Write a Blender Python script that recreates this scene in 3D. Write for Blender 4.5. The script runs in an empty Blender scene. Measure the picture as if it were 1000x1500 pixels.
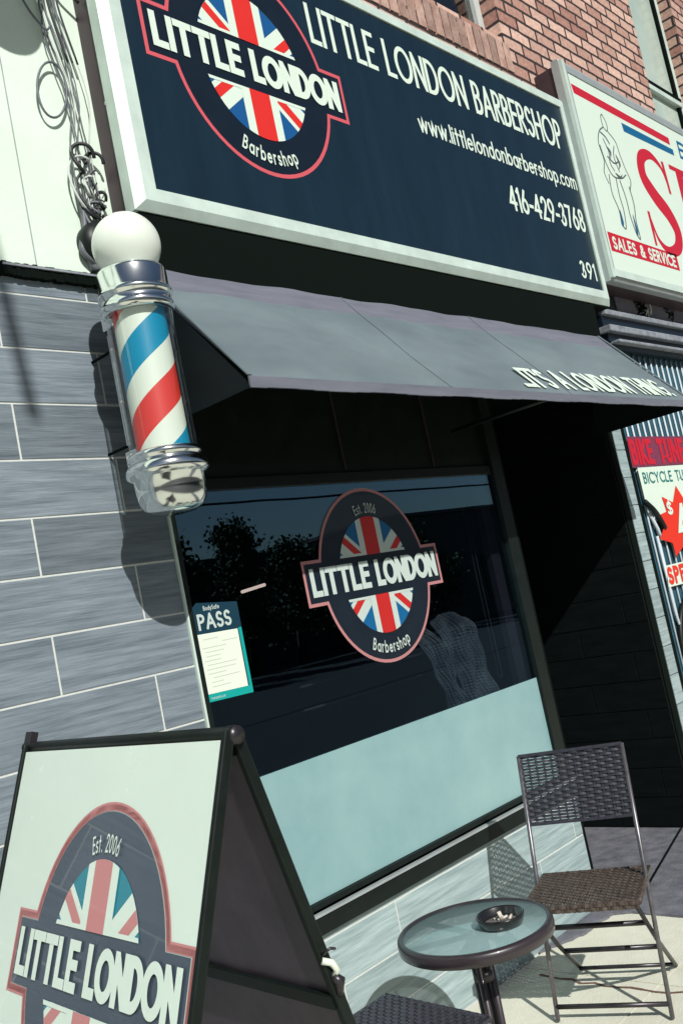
import bpy, math, random
from mathutils import Vector as V, Matrix
random.seed(7)
C = bpy.context.scene.collection
PI = math.pi
D = 2.5567          # facade plane (y)

# ------------------------------------------------------------------ materials
def mat(name, col, rough=.6, metal=0., noise=0., nscale=8., bump=0., bscale=60., stretch=(1,1,1), coat=0., spec=.5, col2=None, trans=0.):
    m = bpy.data.materials.new(name); m.use_nodes = True
    nt = m.node_tree; b = nt.nodes['Principled BSDF']
    b.inputs['Base Color'].default_value = (*col, 1)
    b.inputs['Roughness'].default_value = rough
    b.inputs['Metallic'].default_value = metal
    b.inputs['Coat Weight'].default_value = coat
    b.inputs['Specular IOR Level'].default_value = spec
    tc = nt.nodes.new('ShaderNodeTexCoord'); mp = nt.nodes.new('ShaderNodeMapping')
    mp.inputs['Scale'].default_value = stretch
    nt.links.new(tc.outputs['Object'], mp.inputs['Vector'])
    if noise > 0 or col2:
        n = nt.nodes.new('ShaderNodeTexNoise'); n.inputs['Scale'].default_value = nscale
        n.inputs['Detail'].default_value = 8; n.inputs['Roughness'].default_value = .65
        nt.links.new(mp.outputs[0], n.inputs['Vector'])
        r = nt.nodes.new('ShaderNodeValToRGB')
        r.color_ramp.elements[0].position = .3; r.color_ramp.elements[1].position = .7
        c2 = col2 or tuple(min(1, c*(1+noise)) for c in col)
        c1 = tuple(c*(1-noise) for c in col) if not col2 else col
        r.color_ramp.elements[0].color = (*c1, 1); r.color_ramp.elements[1].color = (*c2, 1)
        nt.links.new(n.outputs[0], r.inputs[0]); nt.links.new(r.outputs[0], b.inputs['Base Color'])
        rr = nt.nodes.new('ShaderNodeMapRange'); rr.inputs[3].default_value = max(.02, rough*.8); rr.inputs[4].default_value = min(1, rough*1.2+.02)
        nt.links.new(n.outputs[0], rr.inputs[0]); nt.links.new(rr.outputs[0], b.inputs['Roughness'])
    if bump > 0:
        n2 = nt.nodes.new('ShaderNodeTexNoise'); n2.inputs['Scale'].default_value = bscale; n2.inputs['Detail'].default_value = 6
        nt.links.new(mp.outputs[0], n2.inputs['Vector'])
        bp = nt.nodes.new('ShaderNodeBump'); bp.inputs['Strength'].default_value = bump; bp.inputs['Distance'].default_value = .01
        nt.links.new(n2.outputs[0], bp.inputs['Height']); nt.links.new(bp.outputs[0], b.inputs['Normal'])
    return m

def brick_mat(name):
    m = bpy.data.materials.new(name); m.use_nodes = True; nt = m.node_tree; b = nt.nodes['Principled BSDF']
    g = nt.nodes.new('ShaderNodeNewGeometry'); sp = nt.nodes.new('ShaderNodeSeparateXYZ'); cb = nt.nodes.new('ShaderNodeCombineXYZ')
    ad = nt.nodes.new('ShaderNodeMath'); ad.operation = 'ADD'
    nt.links.new(g.outputs['Position'], sp.inputs[0])
    nt.links.new(sp.outputs[0], ad.inputs[0]); nt.links.new(sp.outputs[1], ad.inputs[1])
    nt.links.new(ad.outputs[0], cb.inputs[0]); nt.links.new(sp.outputs[2], cb.inputs[1])
    nz = nt.nodes.new('ShaderNodeTexNoise'); nz.inputs['Scale'].default_value = 9; nz.inputs['Detail'].default_value = 3
    nt.links.new(cb.outputs[0], nz.inputs['Vector'])
    mx = nt.nodes.new('ShaderNodeVectorMath'); mx.operation = 'MULTIPLY_ADD'
    mx.inputs[1].default_value = (.018, .018, 0)
    nt.links.new(nz.outputs['Color'], mx.inputs[0]); nt.links.new(cb.outputs[0], mx.inputs[2])
    br = nt.nodes.new('ShaderNodeTexBrick')
    br.inputs['Color1'].default_value = (.36, .18, .14, 1); br.inputs['Color2'].default_value = (.68, .45, .36, 1)
    br.inputs['Mortar'].default_value = (.028, .02, .02, 1)
    br.inputs['Scale'].default_value = 1; br.inputs['Mortar Size'].default_value = .0105; br.inputs['Mortar Smooth'].default_value = .25
    br.inputs['Brick Width'].default_value = .225; br.inputs['Row Height'].default_value = .086
    nt.links.new(mx.outputs[0], br.inputs['Vector'])
    n = nt.nodes.new('ShaderNodeTexNoise'); n.inputs['Scale'].default_value = 35; n.inputs['Detail'].default_value = 8
    nt.links.new(cb.outputs[0], n.inputs['Vector'])
    mr = nt.nodes.new('ShaderNodeMapRange'); mr.inputs[3].default_value = .45; mr.inputs[4].default_value = 1.5
    nt.links.new(n.outputs[0], mr.inputs[0])
    mu = nt.nodes.new('ShaderNodeVectorMath'); mu.operation = 'SCALE'
    nt.links.new(br.outputs[0], mu.inputs[0]); nt.links.new(mr.outputs[0], mu.inputs['Scale'])
    nt.links.new(mu.outputs[0], b.inputs['Base Color']); b.inputs['Roughness'].default_value = .85
    sb = nt.nodes.new('ShaderNodeMath'); sb.operation = 'SUBTRACT'; sb.inputs[0].default_value = 1
    nt.links.new(br.outputs['Fac'], sb.inputs[1])
    ma = nt.nodes.new('ShaderNodeMath'); ma.operation = 'MULTIPLY_ADD'; ma.inputs[1].default_value = .3
    nt.links.new(n.outputs[0], ma.inputs[0]); nt.links.new(sb.outputs[0], ma.inputs[2])
    bp = nt.nodes.new('ShaderNodeBump'); bp.inputs['Strength'].default_value = .8; bp.inputs['Distance'].default_value = .012
    nt.links.new(ma.outputs[0], bp.inputs['Height']); nt.links.new(bp.outputs[0], b.inputs['Normal'])
    return m

def glass_mat(name, tint, refl, rcol=(1,1,1)):
    m = bpy.data.materials.new(name); m.use_nodes = True; nt = m.node_tree
    nt.nodes.remove(nt.nodes['Principled BSDF']); out = nt.nodes['Material Output']
    t = nt.nodes.new('ShaderNodeBsdfTransparent'); t.inputs[0].default_value = (*tint, 1)
    g = nt.nodes.new('ShaderNodeBsdfGlossy'); g.inputs['Roughness'].default_value = .0; g.inputs['Color'].default_value = (*rcol, 1)
    fr = nt.nodes.new('ShaderNodeFresnel'); fr.inputs[0].default_value = 1.5
    gb = nt.nodes.new('ShaderNodeNewGeometry'); io = nt.nodes.new('ShaderNodeMath'); io.operation = 'MULTIPLY_ADD'; io.inputs[1].default_value = 1/1.5-1.5; io.inputs[2].default_value = 1.5
    nt.links.new(gb.outputs['Backfacing'], io.inputs[0]); nt.links.new(io.outputs[0], fr.inputs[0])
    ma = nt.nodes.new('ShaderNodeMath'); ma.operation = 'MULTIPLY'; ma.inputs[1].default_value = refl; ma.use_clamp = True
    nt.links.new(fr.outputs[0], ma.inputs[0])
    n = nt.nodes.new('ShaderNodeTexNoise'); n.inputs['Scale'].default_value = 1.3
    tc = nt.nodes.new('ShaderNodeTexCoord'); nt.links.new(tc.outputs['Object'], n.inputs['Vector'])
    bp = nt.nodes.new('ShaderNodeBump'); bp.inputs['Strength'].default_value = .06; bp.inputs['Distance'].default_value = .01
    nt.links.new(n.outputs[0], bp.inputs['Height']); nt.links.new(bp.outputs[0], g.inputs['Normal'])
    mx = nt.nodes.new('ShaderNodeMixShader')
    nt.links.new(ma.outputs[0], mx.inputs[0]); nt.links.new(t.outputs[0], mx.inputs[1]); nt.links.new(g.outputs[0], mx.inputs[2])
    nt.links.new(mx.outputs[0], out.inputs[0])
    return m

def stripe_mat(name):
    m = bpy.data.materials.new(name); m.use_nodes = True; nt = m.node_tree; b = nt.nodes['Principled BSDF']
    tc = nt.nodes.new('ShaderNodeTexCoord'); sp = nt.nodes.new('ShaderNodeSeparateXYZ')
    nt.links.new(tc.outputs['Object'], sp.inputs[0])
    at = nt.nodes.new('ShaderNodeMath'); at.operation = 'ARCTAN2'
    nt.links.new(sp.outputs[1], at.inputs[0]); nt.links.new(sp.outputs[0], at.inputs[1])
    a = nt.nodes.new('ShaderNodeMath'); a.operation = 'MULTIPLY'; a.inputs[1].default_value = -1/(2*PI)
    nt.links.new(at.outputs[0], a.inputs[0])
    z = nt.nodes.new('ShaderNodeMath'); z.operation = 'MULTIPLY_ADD'; z.inputs[1].default_value = 1/.395
    nt.links.new(sp.outputs[2], z.inputs[0]); nt.links.new(a.outputs[0], z.inputs[2])
    ph = nt.nodes.new('ShaderNodeMath'); ph.operation = 'ADD'; ph.inputs[1].default_value = PHASE
    nt.links.new(z.outputs[0], ph.inputs[0])
    f = nt.nodes.new('ShaderNodeMath'); f.operation = 'FRACT'; nt.links.new(ph.outputs[0], f.inputs[0])
    r = nt.nodes.new('ShaderNodeValToRGB'); r.color_ramp.interpolation = 'CONSTANT'
    W_ = (.76, .80, .68, 1)
    e = r.color_ramp.elements; e[0].position = 0; e[0].color = (.70, .045, .03, 1); e[1].position = .27; e[1].color = W_
    x = e.new(.5); x.color = (.0, .25, .42, 1); x = e.new(.77); x.color = W_
    nt.links.new(f.outputs[0], r.inputs[0]); nt.links.new(r.outputs[0], b.inputs['Base Color'])
    b.inputs['Roughness'].default_value = .35
    return m
PHASE = .98

WHT = (.68, .79, .68)
M = dict(
 stucco=mat('stucco_white', (.70,.81,.69), .8, noise=.05, nscale=3, bump=.15, bscale=40),
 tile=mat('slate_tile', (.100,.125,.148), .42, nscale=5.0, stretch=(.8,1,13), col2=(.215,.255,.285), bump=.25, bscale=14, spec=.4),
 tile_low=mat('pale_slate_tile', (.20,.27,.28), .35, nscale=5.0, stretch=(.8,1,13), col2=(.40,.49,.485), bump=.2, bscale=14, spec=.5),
 grout=mat('pale_grout', (.60,.62,.58), .9, noise=.1, nscale=60),
 black=mat('black_paint', (.005,.009,.0075), .45, spec=.3, noise=.3, nscale=20),
 blackm=mat('black_matt', (.003,.006,.0045), .9, spec=.08),
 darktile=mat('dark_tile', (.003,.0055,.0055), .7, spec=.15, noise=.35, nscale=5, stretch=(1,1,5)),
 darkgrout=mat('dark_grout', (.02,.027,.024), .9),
 alu=mat('white_aluminium', (.56,.67,.60), .4, noise=.13, nscale=7, coat=.2),
 alug=mat('grey_aluminium', (.40,.44,.44), .4, metal=.3, noise=.1, nscale=12),
 brown=mat('brown_metal', (.050,.030,.038), .45, noise=.25, nscale=9),
 navy=mat('navy_vinyl', (.0055,.019,.033), .32, noise=.16, nscale=3, stretch=(3,1,.5), coat=.15),
 navyd=mat('dark_navy_vinyl', (.004,.010,.020), .35, coat=.12, noise=.1),
 white=mat('white_vinyl', WHT, .45),
 pink=mat('rose_outline', (.62,.10,.12), .45),
 red=mat('red_vinyl', (.70,.025,.018), .45),
 blue=mat('blue_vinyl', (.005,.085,.26), .45),
 awn=mat('charcoal_canvas', (.115,.15,.165), .5, nscale=1.6, col2=(.175,.22,.235), bump=.12, bscale=180, stretch=(1,2,2)),
 awnfade=mat('faded_canvas', (.115,.125,.155), .7, nscale=7, col2=(.165,.17,.205), stretch=(.6,4,4)),
 awnd=mat('dark_canvas', (.007,.012,.014), .8, spec=.15, noise=.2),
 brick=brick_mat('red_brick'),
 chrome=mat('polished_chrome', (.80,.84,.82), .13, metal=1., noise=.06, nscale=14),
 opal=mat('opal_glass', (.74,.79,.70), .28, coat=.3),
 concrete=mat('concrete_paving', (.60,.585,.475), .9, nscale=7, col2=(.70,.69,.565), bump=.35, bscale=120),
 asphalt=mat('asphalt', (.022,.023,.024), .95, noise=.25, nscale=30, bump=.4, bscale=200),
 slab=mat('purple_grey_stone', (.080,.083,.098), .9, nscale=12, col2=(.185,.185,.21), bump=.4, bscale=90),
 crack=mat('red_brown_joint', (.16,.085,.065), .95, noise=.4, nscale=60),
 rattan=mat('black_rattan', (.035,.034,.045), .32, noise=.3, nscale=50, coat=.3),
 rattanb=mat('brown_rattan', (.030,.021,.017), .42, nscale=60, col2=(.115,.085,.070), coat=.2),
 steel=mat('dark_steel_tube', (.05,.045,.05), .32, metal=.6, noise=.2, nscale=30),
 steelg=mat('worn_grey_tube', (.16,.15,.16), .35, metal=.6, noise=.3, nscale=30),
 rim=mat('brown_table_rim', (.032,.024,.028), .35, noise=.15, coat=.3),
 tabletop=mat('frosted_table_glass', (.25,.38,.38), .18, nscale=4, col2=(.33,.47,.47), coat=.6),
 film=mat('frosted_film', (.165,.305,.33), .38, nscale=.9, col2=(.31,.48,.465), coat=.35),
 film2=mat('double_frosted_film', (.185,.34,.355), .42, nscale=1.0, col2=(.31,.48,.47), coat=.35),
 bowl=mat('black_ceramic', (.012,.012,.012), .25, coat=.5),
 butt=mat('cigarette_paper', (.6,.55,.48), .8), ash=mat('ash', (.12,.11,.1), .95, noise=.5, nscale=80),
 boardw=mat('white_board', (.74,.86,.75), .25, coat=.5, noise=.02),
 boardn=mat('glare_navy_board', (.055,.075,.105), .25, coat=1., noise=.06),  # board logo colours lightened to stand in for glare off the panel
 boardr=mat('glare_red_board', (.60,.24,.23), .25, coat=.5),
 boardb=mat('glare_blue_board', (.02,.24,.31), .25, coat=.5),
 inner=mat('purple_grey_panel', (.045,.036,.050), .4, nscale=4, col2=(.13,.10,.13), bump=.1, bscale=30),
 brickp=mat('plain_brick', (.30,.17,.135), .9, nscale=14, col2=(.55,.38,.31), bump=.3),
 teal=mat('teal_print', (.0,.33,.30), .5), passn=mat('petrol_print', (.004,.035,.06), .45),
 paper=mat('paper_white', (.72,.78,.66), .7), faint=mat('faint_print', (.50,.52,.47), .8),
 glass=glass_mat('tinted_window_glass', (.62,.66,.65), 3.4, (.50,.78,1)),
 glassu=glass_mat('upper_window_glass', (.5,.55,.55), 1.6),
 tube=glass_mat('clear_cylinder', (.93,.96,.96), 1.8),
 denim=mat('denim_cloth', (.03,.04,.09), .85, nscale=7, col2=(.45,.48,.62), bump=.6, bscale=40),
 purple=mat('purple_reveal', (.10,.08,.13), .6, noise=.2),
 curtain=mat('pale_teal_sheet', (.34,.44,.39), .6, nscale=3.5, col2=(.52,.60,.52), stretch=(1,1,.5)),
 cable_b=mat('black_cable', (.012,.012,.014), .5), cable_g=mat('grey_cable', (.12,.13,.145), .5), cable_w=mat('white_cable', (.55,.58,.54), .5),
 reflection_pane=mat('pale_reflection_pane', (.38,.50,.44), .25, nscale=1.7, col2=(.62,.72,.62), coat=.6, stretch=(1,1,.6)),  # pale reflection painted into the upper pane as its colour
 lampgrey=mat('blue_grey_dome', (.12,.19,.22), .35, coat=.4),
 signw=mat('sign_white', (.68,.79,.68), .4), signred=mat('sign_red', (.55,.012,.03), .4), signblue=mat('sign_blue', (.005,.12,.26), .4),
 sketch=mat('sketch_grey', (.09,.12,.12), .5), fascia=mat('grey_fascia', (.20,.19,.235), .7, noise=.18, nscale=10),
 ledge=mat('weathered_ledge', (.23,.25,.28), .6, noise=.4, nscale=20), slat=mat('grille_white', (.55,.62,.64), .5), slatb=mat('grille_blue', (.02,.08,.12), .5, noise=.3),
 gray_w=mat('window_frame_pale', (.50,.53,.50), .6, noise=.1),
 leaf=mat('leaf', (.03,.06,.02), .8, noise=.4, nscale=3), bark=mat('bark', (.06,.045,.035), .9, noise=.3),
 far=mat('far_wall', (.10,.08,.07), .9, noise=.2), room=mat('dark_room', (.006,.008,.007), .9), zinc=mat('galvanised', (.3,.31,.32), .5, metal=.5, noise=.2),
 posterteal=mat('poster_teal', (.005,.18,.17), .5), sunred=mat('burst_red', (.72,.03,.012), .5),
 stonesill=mat('stone_sill', (.50,.49,.42), .85, noise=.2, nscale=15),
)

def veil(m, k):      # let some light through a frosted sheet
    nt = m.node_tree; out = nt.nodes['Material Output']; b = nt.nodes['Principled BSDF']
    t = nt.nodes.new('ShaderNodeBsdfTransparent'); x = nt.nodes.new('ShaderNodeMixShader'); x.inputs[0].default_value = k
    nt.links.new(b.outputs[0], x.inputs[1]); nt.links.new(t.outputs[0], x.inputs[2]); nt.links.new(x.outputs[0], out.inputs[0])
veil(M['tabletop'], .38)
def per_tile(m, lo, hi):      # every tile its own tone and its own stretch of the grain
    nt = m.node_tree; b = nt.nodes['Principled BSDF']; g = nt.nodes.new('ShaderNodeNewGeometry')
    mp = next(n for n in nt.nodes if n.type == 'MAPPING')
    sc_ = nt.nodes.new('ShaderNodeVectorMath'); sc_.operation = 'SCALE'; sc_.inputs[0].default_value = (37, 11, 53)
    nt.links.new(g.outputs['Random Per Island'], sc_.inputs['Scale']); nt.links.new(sc_.outputs[0], mp.inputs['Location'])
    mr = nt.nodes.new('ShaderNodeMapRange'); mr.inputs[3].default_value = lo; mr.inputs[4].default_value = hi
    nt.links.new(g.outputs['Random Per Island'], mr.inputs[0])
    src = b.inputs['Base Color'].links[0].from_socket; vm = nt.nodes.new('ShaderNodeVectorMath'); vm.operation = 'SCALE'
    nt.links.new(src, vm.inputs[0]); nt.links.new(mr.outputs[0], vm.inputs['Scale']); nt.links.new(vm.outputs[0], b.inputs['Base Color'])
per_tile(M['tile'], .80, 1.22); per_tile(M['tile_low'], .88, 1.12); per_tile(M['brickp'], .65, 1.2)
# ------------------------------------------------------------------ mesh builder
class MB:
    def __init__(s): s.v = []; s.f = []; s.m = []; s.sm = []
    def poly(s, pts, m=0, smooth=False):
        i = len(s.v); s.v += [tuple(p) for p in pts]; s.f.append(list(range(i, i+len(pts)))); s.m.append(m); s.sm.append(smooth)
    def box(s, a, b, m=0):
        x0,y0,z0 = a; x1,y1,z1 = b
        s.hexa([(x0,y0,z0),(x1,y0,z0),(x1,y1,z0),(x0,y1,z0),(x0,y0,z1),(x1,y0,z1),(x1,y1,z1),(x0,y1,z1)], m)
    def hexa(s, p, m=0):
        i = len(s.v); s.v += [tuple(q) for q in p]
        for f in ((0,3,2,1),(4,5,6,7),(0,1,5,4),(1,2,6,5),(2,3,7,6),(3,0,4,7)):
            s.f.append([i+k for k in f]); s.m.append(m); s.sm.append(False)
    def obox(s, o, ux, uy, uz, m=0):      # box from a corner and three edge vectors
        o,ux,uy,uz = V(o),V(ux),V(uy),V(uz)
        s.hexa([o,o+ux,o+ux+uy,o+uy,o+uz,o+ux+uz,o+ux+uy+uz,o+uy+uz], m)
    def tube(s, pts, r, seg=8, m=0, closed=False):
        P = [V(p) for p in pts]; n = len(P); rings = []
        up = None
        for i in range(n):
            a = P[(i-1) % n] if (i > 0 or closed) else P[i]; b = P[(i+1) % n] if (i < n-1 or closed) else P[i]
            t = (b-a).normalized()
            if up is None: up = t.cross(V((0,0,1)) if abs(t.z) < .9 else V((1,0,0))).normalized()
            else: up = (up - t*up.dot(t)).normalized()
            w = t.cross(up); rr = r[i] if isinstance(r, (list,tuple)) else r
            base = len(s.v)
            for k in range(seg):
                a_ = 2*PI*k/seg; s.v.append(tuple(P[i] + (up*math.cos(a_)+w*math.sin(a_))*rr))
            rings.append(base)
        for i in range(n if closed else n-1):
            A, B = rings[i], rings[(i+1) % n]
            for k in range(seg):
                k2 = (k+1) % seg; s.f.append([A+k, A+k2, B+k2, B+k]); s.m.append(m); s.sm.append(True)
        if not closed:
            s.f.append([rings[0]+k for k in range(seg)][::-1]); s.m.append(m); s.sm.append(False)
            s.f.append([rings[-1]+k for k in range(seg)]); s.m.append(m); s.sm.append(False)
    def lathe(s, c, prof, seg=48, m=0):    # prof: list of (r,z), around vertical axis
        c = V(c); base = len(s.v); n = len(prof)
        for r, z in prof:
            for k in range(seg):
                a = 2*PI*k/seg; s.v.append((c.x+r*math.cos(a), c.y+r*math.sin(a), c.z+z))
        for i in range(n-1):
            for k in range(seg):
                k2 = (k+1) % seg
                s.f.append([base+i*seg+k, base+i*seg+k2, base+(i+1)*seg+k2, base+(i+1)*seg+k]); s.m.append(m); s.sm.append(True)
    def ribbon(s, pts, nrm, w, t, m=0):    # rectangular section swept; nrm: strip normal, w: width, t: thickness
        P = [V(p) for p in pts]; n = len(P); nrm = V(nrm); base = len(s.v)
        for i in range(n):
            tg = (P[min(i+1,n-1)]-P[max(i-1,0)]).normalized(); sd = tg.cross(nrm).normalized()*w/2; nn = sd.cross(tg).normalized()*t/2
            for a, b in ((1,1),(-1,1),(-1,-1),(1,-1)): s.v.append(tuple(P[i]+sd*a+nn*b))
        for i in range(n-1):
            for k in range(4):
                k2 = (k+1) % 4; s.f.append([base+i*4+k, base+i*4+k2, base+i*4+4+k2, base+i*4+4+k]); s.m.append(m); s.sm.append(False)
        s.f.append([base+3,base+2,base+1,base]); s.m.append(m); s.sm.append(False)
        e = base+(n-1)*4; s.f.append([e,e+1,e+2,e+3]); s.m.append(m); s.sm.append(False)
    def each(s, name, mats, parent=None, bevel=0):
        rt = list(range(len(s.v)))
        def fd(a):
            while rt[a] != a: rt[a] = rt[rt[a]]; a = rt[a]
            return a
        for f in s.f:
            for q in f[1:]: rt[fd(q)] = fd(f[0])
        grp = {}
        for i, f in enumerate(s.f): grp.setdefault(fd(f[0]), []).append(i)
        for fs in grp.values():
            m = MB(); mp = {}
            for i in fs:
                nf = []
                for q in s.f[i]:
                    if q not in mp: mp[q] = len(m.v); m.v.append(s.v[q])
                    nf.append(mp[q])
                m.f.append(nf); m.m.append(s.m[i]); m.sm.append(s.sm[i])
            m.build(name, mats, parent, bevel)
    def build(s, name, mats, parent=None, bevel=0, loc=None):
        if not isinstance(mats, (list,tuple)): mats = [mats]
        me = bpy.data.meshes.new(name)
        o0 = V((0,0,0))
        if parent is not None:
            p = parent
            while p: o0 = o0 + p.location; p = p.parent
        lc = V(loc) if loc is not None else V((0,0,0))
        me.from_pydata([tuple(V(v)-o0-lc) for v in s.v], [], s.f)
        for m_ in mats: me.materials.append(m_)
        me.polygons.foreach_set('material_index', s.m); me.polygons.foreach_set('use_smooth', s.sm)
        me.update()
        o = bpy.data.objects.new(name, me); C.objects.link(o); o.parent = parent; o.location = lc
        if bevel:
            b = o.modifiers.new('b', 'BEVEL'); b.width = bevel; b.segments = 2; b.limit_method = 'ANGLE'; b.angle_limit = .6
        return o

def tag(o, label=None, cat=None, group=None, kind=None):
    if label: o['label'] = label
    if cat: o['category'] = cat
    if group: o['group'] = group
    if kind: o['kind'] = kind
    return o
def thing(name, loc, label, cat, group=None):
    o = bpy.data.objects.new(name, None); o.empty_display_size = .1; C.objects.link(o); o.location = loc
    return tag(o, label, cat, group)

# ------------------------------------------------------------------ stroke lettering
def arc(cx, cy, rx, ry, a0, a1, n=10): return [(cx+rx*math.cos(math.radians(a0+(a1-a0)*i/n)), cy+ry*math.sin(math.radians(a0+(a1-a0)*i/n))) for i in range(n+1)]
x_ = .64
def S_(w, h): return arc(w*.5,h*.745,w*.44,h*.255,35,270,9)+arc(w*.5,h*.245,w*.5,h*.245,90,-150,10)[1:]
GL = {
 'L': (.42, [[(0,1),(0,0),(.42,0)]]), 'I': (.0, [[(0,1),(0,0)]]), 'T': (.56, [[(0,1),(.56,1)],[(.28,1),(.28,0)]]),
 'E': (.42, [[(.42,1),(0,1),(0,0),(.42,0)],[(0,.53),(.38,.53)]]), 'F': (.42, [[(.42,1),(0,1),(0,0)],[(0,.53),(.38,.53)]]),
 'O': (.92, [arc(.46,.5,.46,.5,90,450,28)]), 'N': (.62, [[(0,0),(0,1),(.62,0),(.62,1)]]),
 'D': (.66, [[(0,0),(0,1),(.2,1)]+arc(.2,.5,.46,.5,90,-90,14)[1:]+[(0,0)]]),
 'B': (.46, [[(0,0),(0,1),(.2,1)]+arc(.2,.77,.22,.23,90,-90,8)[1:]+[(0,.54)],[(0,.54),(.2,.54)]+arc(.2,.27,.26,.27,90,-90,8)[1:]+[(0,0)]]),
 'A': (.68, [[(0,0),(.34,1),(.68,0)],[(.12,.33),(.56,.33)]]),
 'R': (.46, [[(0,0),(0,1),(.2,1)]+arc(.2,.76,.24,.24,90,-90,8)[1:]+[(0,.52)],[(.16,.52),(.48,0)]]),
 'S': (.46, [S_(.46,1)]), 'H': (.58, [[(0,0),(0,1)],[(.58,0),(.58,1)],[(0,.53),(.58,.53)]]),
 'P': (.44, [[(0,0),(0,1),(.2,1)]+arc(.2,.75,.25,.25,90,-90,8)[1:]+[(0,.5)]]),
 'G': (.86, [arc(.46,.5,.46,.5,45,355,22)+[(.5,.46)]]), 'W': (1.0, [[(0,1),(.25,0),(.5,1),(.75,0),(1,1)]]),
 'C': (.7, [arc(.46,.5,.46,.5,48,312,20)]), 'Y': (.6, [[(0,1),(.3,.5),(.6,1)],[(.3,.5),(.3,0)]]), 'K': (.5, [[(0,0),(0,1)],[(.5,1),(.03,.5),(.52,0)]]),
 'U': (.56, [[(0,1),(0,.28)]+arc(.28,.28,.28,.28,180,360,10)+[(.56,1)]]), 'V': (.6, [[(0,1),(.3,0),(.6,1)]]),
 '&': (.62, [[(.62,0),(.13,.72)]+arc(.28,.82,.16,.18,200,-20,8)+[(.08,.38)]+arc(.26,.24,.25,.24,150,330,8)+[(.6,.42)]]),
 '.': (.0, [[(0,.0),(0,.02)]]), "'": (.0, [[(0,1),(0,.76)]]), '-': (.26, [[(0,.38),(.26,.38)]]), '!': (.0, [[(0,1),(0,.28)],[(0,.0),(0,.02)]]),
 '$': (.46, [S_(.46,1),[(.23,1.12),(.23,-.12)]]),
 '0': (.5, [arc(.25,.5,.25,.5,90,450,20)]), '1': (.14, [[(0,.86),(.14,1),(.14,0)]]), '3': (.44, [arc(.2,.77,.2,.23,150,-90,9)+arc(.2,.27,.24,.27,90,-150,10)]),
 '2': (.46, [arc(.23,.75,.22,.25,170,-30,9)+[(0,0),(.48,0)]]), '4': (.56, [[(.42,0),(.42,1),(0,.28),(.56,.28)]]),
 '6': (.5, [arc(.25,.3,.25,.3,90,450,16),[(.36,1),(.05,.46)]]), '9': (.5, [arc(.25,.7,.25,.3,90,450,16),[(.14,0),(.45,.54)]]),
 '7': (.46, [[(0,1),(.46,1),(.12,0)]]), '8': (.46, [arc(.23,.77,.19,.23,-90,270,14),arc(.23,.27,.23,.27,90,450,14)]), '5': (.44, [[(.42,1),(.1,1),(.05,.58)]+arc(.2,.32,.24,.32,120,-150,10)]),
 'a': (.5, [arc(.25,x_/2,.25,x_/2,20,380,16),[(.5,x_),(.5,0)]]), 'b': (.5, [[(0,1),(0,0)],arc(.25,x_/2,.25,x_/2,90,450,16)]),
 'c': (.42, [arc(.25,x_/2,.25,x_/2,45,315,12)]), 'd': (.5, [arc(.25,x_/2,.25,x_/2,90,450,16),[(.5,1),(.5,0)]]),
 'e': (.5, [[(.02,.34),(.48,.34)]+arc(.25,x_/2,.25,x_/2,5,315,14)]), 'h': (.42, [[(0,1),(0,0)],[(0,.34)]+arc(.21,.4,.21,.24,170,0,8)+[(.42,0)]]),
 'i': (.0, [[(0,x_),(0,0)],[(0,.88),(0,.9)]]), 'l': (.0, [[(0,1),(0,0)]]), 'm': (.74, [[(0,x_),(0,0)],[(0,.36)]+arc(.185,.42,.185,.22,170,0,8)+[(.37,0)],[(.37,.36)]+arc(.555,.42,.185,.22,170,0,8)+[(.74,0)]]),
 'n': (.42, [[(0,x_),(0,0)],[(0,.34)]+arc(.21,.4,.21,.24,170,0,8)+[(.42,0)]]), 'o': (.52, [arc(.26,x_/2,.26,x_/2,90,450,16)]),
 'p': (.5, [[(0,x_),(0,-.32)],arc(.25,x_/2,.25,x_/2,90,450,16)]), 'r': (.26, [[(0,x_),(0,0)],[(0,.38)]+arc(.2,.38,.2,.26,180,75,6)]),
 's': (.34, [S_(.34,x_)]), 't': (.26, [[(.13,.92),(.13,0)],[(0,x_),(.27,x_)]]), 'w': (.74, [[(0,x_),(.185,0),(.37,x_),(.555,0),(.74,x_)]]),
 'u': (.42, [[(0,x_),(0,.22)]+arc(.21,.22,.21,.22,180,360,8)+[(.42,x_)]]), 'y': (.46, [[(0,x_),(.23,.02)],[(.46,x_),(.12,-.32)]]), 'f': (.26, [[(.28,.98),(.16,.94),(.12,.8),(.12,0)],[(0,x_),(.26,x_)]]), 'k': (.4, [[(0,1),(0,0)],[(.36,x_),(.02,.3),(.4,0)]]),
 ' ': (.26, []),
}
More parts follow.
